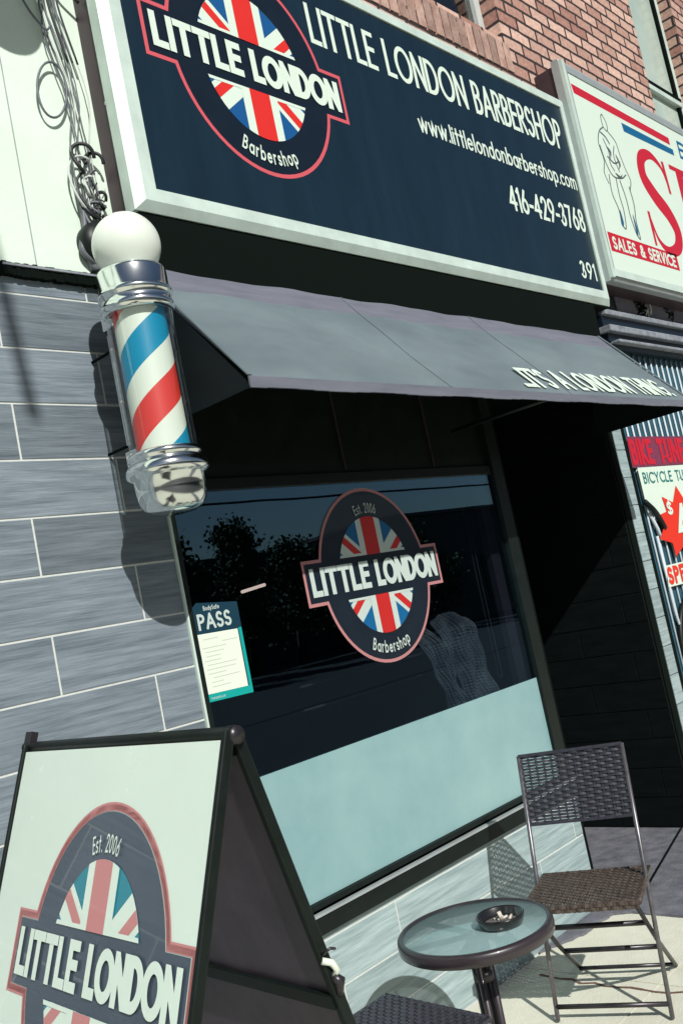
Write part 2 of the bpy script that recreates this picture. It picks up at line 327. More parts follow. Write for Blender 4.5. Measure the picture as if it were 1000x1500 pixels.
def stroke_polys(pts, t, cap=False):
    closed = len(pts) > 3 and math.hypot(pts[0][0]-pts[-1][0], pts[0][1]-pts[-1][1]) < 1e-6
    if cap and not closed:
        def ext(a, b):
            l = math.hypot(a[0]-b[0], a[1]-b[1]) or 1; return (a[0]+(a[0]-b[0])/l*t/2, a[1]+(a[1]-b[1])/l*t/2)
        pts = [ext(pts[0], pts[1])]+list(pts[1:-1])+[ext(pts[-1], pts[-2])]
    P = pts[:-1] if closed else pts; n = len(P); L = []; R = []
    for i in range(n):
        def dr(a, b):
            dx, dy = b[0]-a[0], b[1]-a[1]; l = math.hypot(dx, dy) or 1; return dx/l, dy/l
        d0 = dr(P[i-1], P[i]) if (i > 0 or closed) else None; d1 = dr(P[i], P[(i+1) % n]) if (i < n-1 or closed) else None
        d0 = d0 or d1; d1 = d1 or d0
        n0 = (-d0[1], d0[0]); n1 = (-d1[1], d1[0]); mx, my = n0[0]+n1[0], n0[1]+n1[1]; l = math.hypot(mx, my) or 1; mx /= l; my /= l
        k = min(1/max(mx*n0[0]+my*n0[1], .1), 6)*t/2
        L.append((P[i][0]+mx*k, P[i][1]+my*k)); R.append((P[i][0]-mx*k, P[i][1]-my*k))
    return [[L[i], R[i], R[(i+1) % n], L[(i+1) % n]] for i in range(n if closed else n-1)]
def orient(q): return sum(q[i][0]*q[(i+1) % len(q)][1]-q[(i+1) % len(q)][0]*q[i][1] for i in range(len(q)))
def text_polys(txt, x0, x1, base, h, wt, gap=.2):
    # returns list of (stroke index, polygon) laid out to fill x0..x1; wt = stroke weight as a fraction of the height
    adv = []; x = 0
    for ch in txt:
        adv.append(x); x += GL[ch][0] + gap + wt
    tot = x - gap - wt
    sx = ((x1-x0) - wt*h)/(tot*h) if tot > 0 else 1
    out = []; k = 0
    for ch, a in zip(txt, adv):
        for st in GL[ch][1]:
            pts = [(x0 + wt*h/2 + (a+p[0])*h*sx, base + wt*h/2 + p[1]*h*(1-wt)) for p in st]
            lo = base-.4*h if ch in 'py' else base; jj = 0
            reg = [(x0-h,lo),(x1+h,lo),(x1+h,base+h*1.12 if ch == '$' else base+h),(x0-h,base+h*1.12 if ch == '$' else base+h)]
            for q in stroke_polys(pts, wt*h, True):
                q = clip(q, reg) if orient(q) > 0 else clip(q[::-1], reg); jj += 1
                if len(q) > 2: out.append((k % 5 + (jj % 7)*.11, q))
            k += 1
    return out
class Plane:
    def __init__(s, o, ux, uy, n): s.o, s.ux, s.uy, s.n = V(o), V(ux), V(uy), V(n)
    def p(s, u, v, d=0): return s.o + s.ux*u + s.uy*v + s.n*d
    def put(s, mb, polys, d, m=0, f=None):
        for k, q in polys: mb.poly([s.p(*(f(*a) if f else a), d+k*.00012) for a in q], m)

def clip(poly, reg):   # convex clip, reg counter-clockwise
    out = poly
    for i in range(len(reg)):
        a, b = reg[i], reg[(i+1) % len(reg)]; nx, ny = -(b[1]-a[1]), b[0]-a[0]
        def sd(p): return (p[0]-a[0])*nx + (p[1]-a[1])*ny
        res = []
        for j in range(len(out)):
            p, q = out[j], out[(j+1) % len(out)]; sp, sq = sd(p), sd(q)
            if sp >= 0: res.append(p)
            if (sp >= 0) != (sq >= 0):
                t = sp/(sp-sq); res.append((p[0]+(q[0]-p[0])*t, p[1]+(q[1]-p[1])*t))
        out = res
        if not out: break
    return out
def roundel(a, b, hw, hz, cz=-.08, top=0., n=28):
    # outline of ellipse joined with the name bar (bar from z=-hz to 0, enlarged by the caller)
    def xj(z): return a*math.sqrt(max(0, 1-((z-cz)/b)**2))
    t1, t0 = top, -hz
    at = math.degrees(math.asin((t1-cz)/b)); ab = math.degrees(math.asin((t0-cz)/b))
    pts = [(a*math.cos(math.radians(x)), cz+b*math.sin(math.radians(x))) for x in [at+(180-2*at)*i/n for i in range(n+1)]]
    pts += [(-hw, t1), (-hw, t0)]
    pts += [(a*math.cos(math.radians(x)), cz+b*math.sin(math.radians(x))) for x in [180-ab+(2*ab+180)*i/n for i in range(n+1)]]
    pts += [(hw, t0), (hw, t1)]
    return pts
def logo(parent, pl, S, cols, est=True, gap=0., d0=.0008, ctr=(0,0)):
    """pl: Plane, S: scale, cols: outline, body, white, red, blue materials."""
    cu, cv = ctr
    P = lambda u, v, d: pl.p(cu+u*S, cv+v*S, d)
    e = .013
    mb = MB()
    def ring(o, i, d):      # ring faces between two matching outlines
        n = len(o)
        for k in range(n):
            k2 = (k+1) % n; mb.poly([P(*o[k], d), P(*o[k2], d), P(*i[k2], d), P(*i[k], d)])
    def R(g): return roundel(.318+g, .348+g, .408+g, .152+g, top=g)
    if gap:
        ring(R(e*1.5+gap), R(gap), d0); ring(R(e*.9+gap*2.3), R(gap*1.9), d0)
    else: ring(R(e), R(0), d0)
    mb.build('outline', cols[0], parent)
    mb = MB(); mb.poly([P(u, v, d0+.0004) for u, v in R(0)]); mb.build('background', cols[1], parent)
    # flag
    mb = MB(); cz = -.08; fa, fb = .216, .241
    for sgn in (1, -1):
        zc = .004 if sgn > 0 else -.162
        a0 = math.degrees(math.asin((zc-cz)/fb))
        if sgn > 0: angs = [a0+(180-2*a0)*i/24 for i in range(25)]
        else: angs = [180-a0+(2*a0+180)*i/24 for i in range(25)]
        reg = [(fa*math.cos(math.radians(x)), cz+fb*math.sin(math.radians(x))) for x in angs]
        mb.poly([P(u, v, d0+.0010) for u, v in reg], 0)
        def bar(w, ang, d, m, off=0.):
            c, s = math.cos(math.radians(ang)), math.sin(math.radians(ang)); nx, ny = -s, c
            q = [(-.5*c+nx*(off-w/2), cz-.5*s+ny*(off-w/2)), (.5*c+nx*(off-w/2), cz+.5*s+ny*(off-w/2)), (.5*c+nx*(off+w/2), cz+.5*s+ny*(off+w/2)), (-.5*c+nx*(off+w/2), cz-.5*s+ny*(off+w/2))]
            q = clip(q, reg)
            if len(q) > 2: mb.poly([P(u, v, d) for u, v in q], m)
        bar(.088, 40, d0+.0014, 1); bar(.088, 140, d0+.0016, 1)
        bar(.030, 40, d0+.0020, 2, -.012*sgn); bar(.030, 140, d0+.0022, 2, -.012*sgn)
        # white fimbriation next to the name bar and the upright cross
        hb = .010
        q = clip([(-.4, zc-(hb if sgn < 0 else 0)), (.4, zc-(hb if sgn < 0 else 0)), (.4, zc+(hb if sgn > 0 else 0)), (-.4, zc+(hb if sgn > 0 else 0))], reg)
        if len(q) > 2: mb.poly([P(u, v, d0+.0025) for u, v in q], 1)
        bar(.150, 90, d0+.0028, 1); bar(.084, 90, d0+.0032, 2)
    mb.build('flag', [cols[4], cols[2], cols[3]], parent)
    mb = MB()
    pl2 = Plane(pl.p(cu, cv), pl.ux*S, pl.uy*S, pl.n)
    pl2.put(mb, text_polys('LITTLE', -.390, -.050, -.130, .110, .205, .11), d0+.0036)
    mb.build('lettering', cols[2], parent); mb = MB()
    pl2.put(mb, text_polys('LONDON', -.012, .392, -.130, .110, .215, .065), d0+.0036)
    mb.build('lettering', cols[2], parent)
    def onarc(r, a0, flip):
        def f(x, y):
            if flip: a = math.radians(a0 + x); return ((r+y*1)*.905*math.sin(a), cz+(r+y)*math.cos(a))
            a = math.radians(a0 + x); return ((r-y)*.905*math.sin(a), cz-(r-y)*math.cos(a))
        return f
    # x in degrees along the arc, converted from length by stretching the layout
    def arctext(t, r, half, h, wt, up):
        L = half*2; k = h
        tot = 0
        for ch in t: tot += GL[ch][0]+.2+wt
        out = []
        # lay out at natural proportions
        x = 0; i = 0
        for ch in t:
            for st in GL[ch][1]:
                pts = [(wt/2+x+p[0], wt/2+p[1]*(1-wt)) for p in st]
                for jj, q in enumerate(stroke_polys(pts, wt, True)): out.append((i % 5 + (jj % 7)*.11, q))
                i += 1
            x += GL[ch][0]+.2+wt
        f = onarc(r, -half, up)
        def g(px, py): return f(px/x*L, py*k)
        mb = MB(); pl2.put(mb, out, d0+.0036, f=g); mb.build('lettering', cols[2], parent)
    arctext('Barbershop', .322, 25, .050, .15, False)
    if est: arctext('Est. 2006', .256, 16, .042, .13, True)

# ------------------------------------------------------------------ setting: ground
def sheet(name, pts, z, m, kind='structure'):
    mb = MB(); mb.poly([(x, y, z) for x, y in pts]); return tag(mb.build(name, m), kind=kind)
sheet('road', [(-150,-150),(150,-150),(150,150),(-150,150)], -.14, M['asphalt'])
mb = MB()
slabs = [-2.2,-.6,1.0,2.03,3.6,5.6,7.4,9.2]
mb.box((-12,-1.9,-.139),(30,D-.012,-.004))
o = tag(mb.build('pavement', M['concrete']), kind='structure')
mb = MB(); mb.box((-12,-2.06,-.139),(30,-1.905,.0)); tag(mb.build('kerb', M['concrete'], bevel=.015), kind='structure')
# paving slabs with a thin joint between them, one mesh
mb = MB(); ys = [-1.9,-.35,.78,1.93,D-.012]
xs = [-12,-7,-4,-1.8,.2,1.75,3.325,5.1,6.9,8.7,10.5,14,20,30]
for i in range(len(xs)-1):
    for j in range(len(ys)-1):
        mb.box((xs[i]+.003, ys[j]+.003, -.0035), (xs[i+1]-.003, ys[j+1]-.003, 0))
tag(mb.build('pavement_slab', M['concrete']), kind='structure')
# red-brown crack across the paving
mb = MB(); a = V((3.30,1.55,.0025)); pts = []
for i in range(26):
    t = i/25; pts.append((3.30+.045*math.sin(5*t+1)+random.uniform(-.012,.012), 1.15+1.28*t, .0025))
for i in range(25):
    w0 = .004+.004*random.random(); p, q = pts[i], pts[i+1]
    mb.poly([(p[0]-w0,p[1],p[2]),(p[0]+w0,p[1],p[2]),(q[0]+w0,q[1],q[2]),(q[0]-w0,q[1],q[2])])
tag(mb.build('pavement_crack', M['crack']), kind='structure')
# purple-grey stone threshold in front of the doorway and the patch along the wall
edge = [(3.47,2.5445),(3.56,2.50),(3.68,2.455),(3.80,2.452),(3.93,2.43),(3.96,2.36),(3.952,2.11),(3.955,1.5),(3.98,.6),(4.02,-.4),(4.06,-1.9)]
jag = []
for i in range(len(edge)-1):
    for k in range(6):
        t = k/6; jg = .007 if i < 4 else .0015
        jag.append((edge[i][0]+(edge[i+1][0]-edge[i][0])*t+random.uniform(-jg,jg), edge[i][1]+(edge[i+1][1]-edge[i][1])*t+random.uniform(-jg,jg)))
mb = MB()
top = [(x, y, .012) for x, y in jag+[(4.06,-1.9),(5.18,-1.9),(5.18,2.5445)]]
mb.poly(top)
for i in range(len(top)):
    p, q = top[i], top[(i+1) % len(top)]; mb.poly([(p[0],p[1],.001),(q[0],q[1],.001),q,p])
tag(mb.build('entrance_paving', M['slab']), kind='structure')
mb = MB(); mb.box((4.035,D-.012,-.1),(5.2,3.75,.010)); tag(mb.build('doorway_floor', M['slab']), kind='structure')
mb = MB(); mb.ribbon([(4.27,2.428,.0135),(5.18,2.652,.0135)], (0,0,1), .012, .003); tag(mb.build('paving_joint', M['blackm']), kind='structure')

# ------------------------------------------------------------------ barbershop building
shop = thing('shop_building', (3.0,D,0), 'grey tiled barbershop front with white plaster and red brick upper wall', 'building')
# backing wall of the left tiled face and the wall under the window
def tiles(mb, x0, x1, z0, z1, rows, pitch, joints, per, y, th=.0022, g=.0036):
    for r, jo in rows:
        a, b = r+g, r+pitch-g
        if b < z0 or a > z1: continue
        a, b = max(a, z0), min(b, z1)
        xs_ = []; k = math.floor((x0-joints[jo])/per); x = joints[jo]+k*per
        while x < x1+per: xs_.append(x); x += per
        for i in range(len(xs_)-1):
            l, rr = max(xs_[i]+g, x0), min(xs_[i+1]-g, x1)
            if rr-l < .012: continue
            t = random.uniform(0, .0008)
            mb.box((l, y-th-t, a), (rr, y+.002, b))
mb = MB(); mb.box((-3.5,D,-.13),(1.955,D+.25,2.825)); mb.box((1.956,D,-.13),(4.02,D+.25,.530)); mb.build('wall', M['grout'], shop)
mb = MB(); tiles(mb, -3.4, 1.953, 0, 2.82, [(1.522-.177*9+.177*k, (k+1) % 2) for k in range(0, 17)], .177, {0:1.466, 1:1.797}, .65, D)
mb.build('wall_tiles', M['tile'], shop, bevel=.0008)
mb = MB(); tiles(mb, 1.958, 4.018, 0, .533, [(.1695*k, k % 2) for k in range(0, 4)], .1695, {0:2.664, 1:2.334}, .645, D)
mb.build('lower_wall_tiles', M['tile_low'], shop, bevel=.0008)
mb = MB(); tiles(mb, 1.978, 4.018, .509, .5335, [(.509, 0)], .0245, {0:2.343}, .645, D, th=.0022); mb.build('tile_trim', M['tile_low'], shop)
mb = MB(); mb.box((1.954,D-.012,.0),(1.962,D+.01,2.82)); mb.build('edge_trim', M['alu'], shop)
# white plaster above, ragged dark ledge below it
mb = MB(); mb.box((-3.5,D+.0,2.865),(1.98,D+.25,7.5)); mb.build('plaster_wall', M['stucco'], shop)
mb = MB(); mb.box((1.632,D-.0015,2.866),(1.636,D,7.4)); mb.build('plaster_seam', M['alug'], shop)
mb = MB(); n = 60
tops = [2.852+random.uniform(-.008,.016) for _ in range(n+1)]; bots = [2.812+random.uniform(-.008,.008) for _ in range(n+1)]
for i in range(n):
    xa, xb = -3.5+5.47*i/n, -3.5+5.47*(i+1)/n
    if xb > 1: 
        for k in range(6):
            u0, u1 = xa+(xb-xa)*k/6, xa+(xb-xa)*(k+1)/6; t, b_ = 2.850+random.uniform(-.003,.006), 2.812+random.uniform(-.003,.003)
            mb.box((u0,D-.022-random.uniform(0,.006),b_),(u1,D+.1,t))
    else: mb.box((xa,D-.024,bots[i]),(xb,D+.1,tops[i]))
mb.build('ledge', M['blackm'], shop)
mb = MB(); mb.box((1.5,D-.03,2.842),(1.9,D-.02,2.849)); mb.build('ledge_lip', M['ledge'], shop)
# black fascia behind sign / over the awning, roof slab and side returns of the doorway
mb = MB(); mb.box((1.985,2.412,2.78),(5.13,D+.001,3.035)); mb.build('awning_box', M['blackm'], shop)
mb = MB(); mb.box((1.985,D+.002,2.70),(5.27,D+.25,3.3)); mb.build('fascia', M['blackm'], shop)
mb = MB(); mb.box((1.98,D+.002,3.3),(2.4,D+.25,7.5)); mb.build('upper_plaster', M['stucco'], shop)
# window: frame, panes, film, sill
Y0 = D-.008
win = MB()
win.box((1.966,Y0,.60),(1.986,D+.09,2.70)); win.box((3.935,Y0,.60),(4.018,D+.09,2.70))
win.box((1.987,Y0+.012,2.105),(3.934,D+.09,2.15)); win.box((1.987,Y0+.012,2.60),(3.934,D+.09,2.70))
win.box((1.987,Y0+.002,.612),(3.934,D+.09,.634))
wf = win.build('window', M['black'], shop, bevel=.003)
mb = MB(); mb.box((1.966,D-.030,.537),(4.02,D+.09,.598)); mb.build('sill', M['black'], wf, bevel=.004)
mb = MB(); mb.box((1.97,D-.034,.5995),(4.018,D-.012,.608)); mb.build('sill_strip', M['alug'], wf)
mb = MB(); mb.box((1.984,D+.014,.63),(3.937,D+.020,2.107)); mb.build('pane', M['glass'], wf)
mb = MB(); mb.box((1.984,D+.02,2.148),(3.937,D+.03,2.602)); mb.build('transom_panel', M['black'], wf)
mb = MB(); mb.box((1.987,D+.009,.636),(3.934,D+.0135,1.105)); mb.build('frosted_film', M['film'], wf)
mb = MB(); mb.box((2.9,D+.012,2.16),(2.906,D+.019,2.59)); mb.box((3.5,D+.012,2.16),(3.504,D+.019,2.59)); mb.each('transom_bead', M['brown'], wf)
mb = MB(); mb.box((4.0185,D-.006,.0),(4.034,D+.02,2.7)); mb.build('corner_trim', M['blackm'], shop)
# interior room behind the glass
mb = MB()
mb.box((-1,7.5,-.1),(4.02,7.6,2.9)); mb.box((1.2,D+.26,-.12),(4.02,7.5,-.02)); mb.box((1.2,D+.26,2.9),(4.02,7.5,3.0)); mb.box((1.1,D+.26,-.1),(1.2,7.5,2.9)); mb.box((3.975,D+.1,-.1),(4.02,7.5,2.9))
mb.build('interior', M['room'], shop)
mb = MB(); mb.box((3.86,D+.06,.64),(3.934,D+.092,2.1)); mb.build('window_reveal', M['purple'], shop)
# doorway: right side wall with dark tiles, ceiling, back wall and door
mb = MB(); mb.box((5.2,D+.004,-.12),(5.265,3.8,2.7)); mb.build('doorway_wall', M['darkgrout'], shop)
mb = MB(); mb.box((5.199,D-.006,-.12),(5.266,D+.003,2.7)); mb.build('doorway_edge', M['blackm'], shop)
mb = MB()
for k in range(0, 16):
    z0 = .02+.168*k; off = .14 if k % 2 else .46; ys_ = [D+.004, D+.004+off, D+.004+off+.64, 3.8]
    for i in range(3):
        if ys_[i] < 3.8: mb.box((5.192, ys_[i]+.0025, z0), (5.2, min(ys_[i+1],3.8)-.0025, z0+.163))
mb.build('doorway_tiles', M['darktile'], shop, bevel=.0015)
mb = MB(); mb.box((4.02,3.8,-.12),(5.27,3.9,2.9)); mb.build('doorway_back', M['blackm'], shop)
dr = MB(); dr.box((4.12,3.75,.02),(5.05,3.797,2.1)); dr = dr.build('door', M['black'], shop)
mb = MB(); mb.box((4.3,3.735,.9),(4.32,3.748,1.3)); mb.build('handle', M['alug'], dr)
mb = MB(); mb.box((4.02,D+.004,2.62),(5.2,3.8,2.72)); mb.build('doorway_ceiling', M['blackm'], shop)
mb = MB(); mb.box((4.0,D+.1,.0),(4.018,3.8,2.6)); mb.build('doorway_left_wall', M['blackm'], shop)
# brick upper storey with two window openings
mb = MB()
x0, x1, zt = 4.13, 12.0, 7.5
w1 = (3.9,5.085,4.775,6.6); w2 = (7.27,8.22,4.80,6.9)
for a, b, c, d in ((2.41,12,3.3,4.775),(2.41,3.85,4.775,zt),(5.085,7.27,4.775,zt),(3.85,5.085,6.6,zt),(7.27,12,4.775,4.80),(8.22,12,4.80,zt),(7.27,8.22,6.9,zt)):
    mb.box((a, D+.001, c), (b, D+.30, d))
mb.build('brick_wall', M['brick'], shop)
# soldier course and stone sills
mb = MB(); x = 3.0
while x < 5.10:
    mb.box((x,D-.004-random.uniform(0,.003),4.560),(x+.068,D+.0005,4.745)); x += .079
mb.build('soldier_course', M['brickp'], shop, bevel=.004)
for nm, (a, b, z0, z1) in (('w1',(3.85,5.085,4.775,6.6)),('w2',(7.27,8.22,4.80,6.9))):
    f = MB(); t = .06 if nm == 'w1' else .05; yy = D+.10
    f.box((a,yy,z0),(a+t,yy+.07,z1)); f.box((b-t,yy,z0),(b,yy+.07,z1)); f.box((a+t,yy,z0),(b-t,yy+.07,z0+t)); f.box((a+t,yy,z1-t),(b-t,yy+.07,z1))
    if nm == 'w2': f.box((a+t,yy-.01,5.20),(b-t,yy+.06,5.245))
    f = f.build('upper_window', M['gray_w'] if nm == 'w1' else M['alu'], shop, bevel=.004)
    if nm == 'w2':
        q_ = MB(); q_.box((a+t,yy-.012,5.246),(b-t,yy+.05,5.275)); q_.box((b-t-.045,yy+.005,z0+t),(b-t-.001,yy+.03,z1-t)); q_.each('gasket', M['blackm'], f)
    g = MB(); g.box((a+t,yy+.03,z0+t),(b-t,yy+.036,z1-t)); g.build('pane', M['glassu'] if nm == 'w1' else M['reflection_pane'], f)
    c_ = MB()
    n = 26
    for i in range(n):
        u0, u1 = a+t+(b-a-2*t)*i/n, a+t+(b-a-2*t)*(i+1)/n
        if nm == 'w1' and u0 > b-.42: continue
        c_.poly([(u0,yy+.09+.012*math.sin(i*1.3),z0),(u1,yy+.09+.012*math.sin((i+1)*1.3),z0),(u1,yy+.09+.012*math.sin((i+1)*1.3),z1),(u0,yy+.09+.012*math.sin(i*1.3),z1)])
    c_.build('curtain', M['curtain'] if nm == 'w2' else M['fascia'], f)
    bk = MB(); bk.box((a-.02,D+.301,z0-.1),(b+.02,D+.33,z1+.1)); bk.build('room_back', M['room'], f)
mb = MB(); mb.box((7.27,D-.03,4.715),(9.0,D+.09,4.80)); mb.build('window_sill', M['stonesill'], shop, bevel=.01)
mb = MB()
for i in range(14):
    x = 7.2+i*.12+random.uniform(0,.03); z = 4.60+random.uniform(-.02,.02)
    mb.box((x,D-.022,z),(x+.09+random.uniform(0,.03),D+.0,z+.10))
mb.build('rubble_course', M['stonesill'], shop, bevel=.02)

# ------------------------------------------------------------------ big shop sign
sy = 2.397
sign = thing('shop_sign', (3.65,sy,3.05), 'large navy lightbox sign with pale aluminium frame above the awning', 'sign')
mb = MB(); mb.box((1.966,sy+.03,3.056),(5.345,D-.001,4.365)); cab = mb.build('cabinet', M['brown'], sign)
mb = MB(); mb.box((1.975,sy+.028,3.040),(5.34,D-.001,3.055)); mb.build('cabinet_bottom', M['blackm'], sign)
fo = (1.956,3.052,5.352,4.372); fi = (2.045,3.132,5.283,4.300)
mb = MB()
# bevelled frame: outer lip, slope, inner flat
def frame(mb, O, I, y_out, y_mid, y_in, mid=.45):
    Mx = [O[k]+(I[k]-O[k])*mid for k in range(4)]
    def ring(A, B, ya, yb):
        c = lambda q, y: [(q[0],y,q[1]),(q[2],y,q[1]),(q[2],y,q[3]),(q[0],y,q[3])]
        a, b = c(A, ya), c(B, yb)
        for k in range(4): mb.poly([a[k], a[(k+1)%4], b[(k+1)%4], b[k]])
    ring(O, O, y_out+.05, y_out); ring(O, Mx, y_out, y_mid); ring(Mx, I, y_mid, y_mid); ring(I, I, y_mid, y_in)
frame(mb, fo, fi, sy+.022, sy, sy+.02, .42)
mb.build('frame', M['alu'], sign)
fy = sy+.008
mb = MB(); mb.box((2.03,fy,3.12),(5.29,fy+.02,4.31)); mb.build('face_panel', M['navy'], sign)
pl = Plane((0,fy,0), (1,0,0), (0,0,1), (0,-1,0))
logo(sign, pl, 1.278, (M['pink'],M['navyd'],M['white'],M['red'],M['blue']), est=True, ctr=(2.663,3.872))
for txt_, a_, b_, z_, h_, w_, g_ in (('LITTLE LONDON BARBERSHOP', 3.057, 5.215, 4.005, .190, .120, .13), ('www.littlelondonbarbershop.com', 3.735, 5.262, 3.762, .102, .125, .13), ('416-429-3768', 4.43, 5.250, 3.492, .145, .135, .13), ('391', 5.060, 5.240, 3.190, .108, .14, .18)):
    mb = MB(); pl.put(mb, text_polys(txt_, a_, b_, z_, h_, w_, g_), .0012); mb.build('lettering', M['white'], sign)
for z, dy in ((3.47,.082),(3.63,.07)):
    mb = MB(); mb.tube([(1.9675,sy+dy,z),(1.9635,sy+dy,z)], .007, 10); mb.build('screw', M['alu'], sign)

# ------------------------------------------------------------------ awning
aw = thing('awning', (3.65,D,2.29), 'charcoal canvas awning with white lettering above the shop window', 'awning')
AX0, AX1, AY, ZT, ZB = 1.895, 5.085, 1.976, 2.838, 2.325
AYT = 2.410
sl = V((0,AYT-.003-AY,ZT-ZB)); sln = V((0,-(ZT-ZB),AYT-.003-AY)).normalized()
mb = MB(); NX, NZ = 48, 10
def sag(u, v): return (-.007*math.sin(PI*v)*(1+.5*math.cos(u*2*PI*4))+.0030*math.sin(u*31+v*7)*v+.002*math.sin(u*67-v*13)*v)*(1-.6*max(0,u-.5)*2)
def ap(i, j, off=0):
    u, v = i/NX, j/NZ; p = V((AX0+(AX1-AX0)*u, AY, ZB))+sl*v; return p+sln*(sag(u, v)+off)
for i in range(NX):
    for j in range(NZ): mb.poly([ap(i,j),ap(i+1,j),ap(i+1,j+1),ap(i,j+1)], 0 if j < 8 else 1, True)
mb.build('canvas_top', [M['awn'],M['awnfade']], aw)
mb = MB()
for i in range(NX):
    for j in range(NZ): mb.poly([ap(i,j,-.006),ap(i,j+1,-.006),ap(i+1,j+1,-.006),ap(i+1,j,-.006)], 0, True)
mb.build('canvas_lining', M['awnd'], aw)
mb = MB()
for i in range(NX):
    xa, xb = AX0+(AX1-AX0)*i/NX, AX0+(AX1-AX0)*(i+1)/NX
    mb.box((xa,AY-.004,2.289+.002*math.sin(i*.9)),(xb,AY+.003,ZB-.001))
mb.build('valance', M['awnfade'], aw)
for x in (AX0, AX1-.006):
    mb = MB(); a, b, b2, c, d = (x,AY+.01,ZB-.012),(x,AYT-.004,ZT-.020),(x,D-.006,2.40),(x,D-.006,2.29),(x,AY,2.29)
    mb.poly([a,b,b2,c,d]); mb.poly([(q[0]+.005,q[1],q[2]) for q in (d,c,b2,b,a)]); mb.build('side_panel', M['awnd'], aw)
mb = MB()
for x in (3.65,): mb.tube([(x,AY+.01,2.312),(x,D-.02,2.312)], .010, 6); mb.tube([(x,AY+.06,2.312),(x,AYT-.03,ZT-.12)], .008, 6)
mb.tube([(AX0+.01,AY+.016,2.312),(AX1-.01,AY+.016,2.312)], .011, 6)
mb.each('frame_rod', M['black'], aw)
for x in (2.90,3.79):
    mb = MB(); mb.ribbon([V((x,AY,ZB))+sl*v+sln*(sag((x-AX0)/(AX1-AX0),v)+.0016) for v in [k/12 for k in range(13)]], sln, .008, .0012); mb.build('seam', M['awn'], aw)
mb = MB(); mb.ribbon([V((AX0+.004,AY,ZB))+sl*v+sln*.003 for v in [k/10 for k in range(11)]], sln, .016, .004); mb.ribbon([V((AX1-.006,AY,ZB))+sl*v+sln*.003 for v in [k/10 for k in range(11)]], sln, .022, .004); mb.each('piping', M['awn'], aw)
pa = Plane(V((0,AY,ZB)), (1,0,0), sl.normalized(), sln)
mb = MB(); pa.put(mb, text_polys("...IT'S A LONDON THING.", 3.47, 4.95, .032, .158, .15, .13), .0050); mb.build('awning_lettering', M['white'], aw)

# ------------------------------------------------------------------ window decal, notice, drape, cords
pd = Plane((0,D+.0128,0), (1,0,0), (0,0,1), (0,-1,0))
dc = thing('window_decal', (2.956,D+.0128,1.79), 'round flag logo sticker reading LITTLE LONDON on the dark shop window', 'sticker')
WN = mat('decal_navy', (.010,.016,.026), .3, coat=.4, noise=.1); WW = mat('decal_white', (.50,.58,.54), .4); WR = mat('decal_red', (.50,.02,.018), .4); WB = mat('decal_blue', (.004,.11,.27), .4); WP = mat('decal_rose', (.45,.20,.20), .4)
logo(dc, pd, 1.0, (WP,WN,WW,WR,WB), ctr=(2.960,1.7985), d0=.0012)
ps = thing('pass_notice', (2.07,D+.012,1.39), 'PASS inspection notice, dark blue over white paper, taped in the window corner', 'notice')
def tilted(p):  return Plane(p, (1,0,0), (0,0,1), (0,-1,0))
pp = tilted((1.988,D+.0128,1.392))
mb = MB(); mb.poly([pp.p(*q,.001) for q in ((0,0),(.205,-.004),(.208,.315),(.03,.332),(0,.31))]); mb.build('card', M['passn'], ps)
mb = MB(); mb.poly([pp.p(*q,.0016) for q in ((.0,.0),(.205,-.004),(.206,.225),(.192,.225),(.192,.022),(0,.026))]); mb.build('teal_border', M['teal'], ps)
mb = MB(); mb.poly([pp.p(*q,.0022) for q in ((.008,.026),(.186,.022),(.187,.222),(.008,.226))]); mb.build('form', M['paper'], ps)
mb = MB(); pp.put(mb, text_polys('PASS', .022, .168, .238, .055, .17, .1), .0016); pp.put(mb, text_polys('BodySafe', .055, .125, .302, .016, .14, .12), .0016); pp.put(mb, text_polys('toronto.ca', .02, .08, .006, .010, .16, .2), .0024); mb.build('lettering', WW, ps)
mb = MB()
for k in range(12):
    v = .205-k*.0145; a = .02+.03*random.random(); 
    if k in (1,): a = .11
    b = a+random.uniform(.05,.13)
    mb.poly([pp.p(u, w, .0027) for u, w in ((a,v),(min(b,.178),v),(min(b,.178),v+.0022),(a,v+.0022))])
mb.build('form_lines', M['faint'], ps)
# drape of two folded denim capes hung on a rail just inside the window
dp = thing('hanging_cape', (3.5,D+.17,1.1), 'blue grey crumpled cloth cape hanging inside the window beside the logo', 'cloth')
def drape(pts_top, w, z1, bend, name, yoff):
    mb = MB(); nu, nv = 22, 34
    g = []
    for j in range(nv+1):
        v = j/nv; row = []
        for i in range(nu+1):
            u = i/nu
            x = pts_top[0] + w*(u-.5)*(1-.12*v) + bend*v
            z = pts_top[1] - (pts_top[1]-z1)*v - .04*(2*u-1)**2*(1-v)
            y = D+yoff + .018*math.sin(u*9+v*2.5) + .012*math.sin(u*23+v*7) + .008*math.sin(v*17+u*4) - .05*math.sin(min(1,v*6)*PI/2)
            row.append((x, y, z))
        g.append(row)
    for j in range(nv):
        for i in range(nu): mb.poly([g[j][i],g[j+1][i],g[j+1][i+1],g[j][i+1]], 0, True)
    o = mb.build(name, M['denim'], dp); s = o.modifiers.new('s','SOLIDIFY'); s.thickness = .006
drape((3.50,1.50), .24, 1.02, .07, 'cape_front', .12); drape((3.30,1.455), .11, 1.02, .10, 'cape_edge', .12)
rl = MB(); rl.tube([(2.7,D+.32,1.235),(3.95,D+.32,1.235)], .007, 6); rl.tube([(2.7,D+.32,1.33),(3.95,D+.32,1.33)], .006, 6)
tag(rl.build('towel_rail', M['purple']), 'thin double rail crossing low behind the window glass', 'rail')
mb = MB(); mb.tube([(3.70,D+.05,2.08),(3.69,D+.05,1.6),(3.695,D+.05,1.165),(3.71,D+.05,1.15),(3.725,D+.05,1.165),(3.72,D+.05,1.6),(3.725,D+.05,2.08)], .0022, 5)
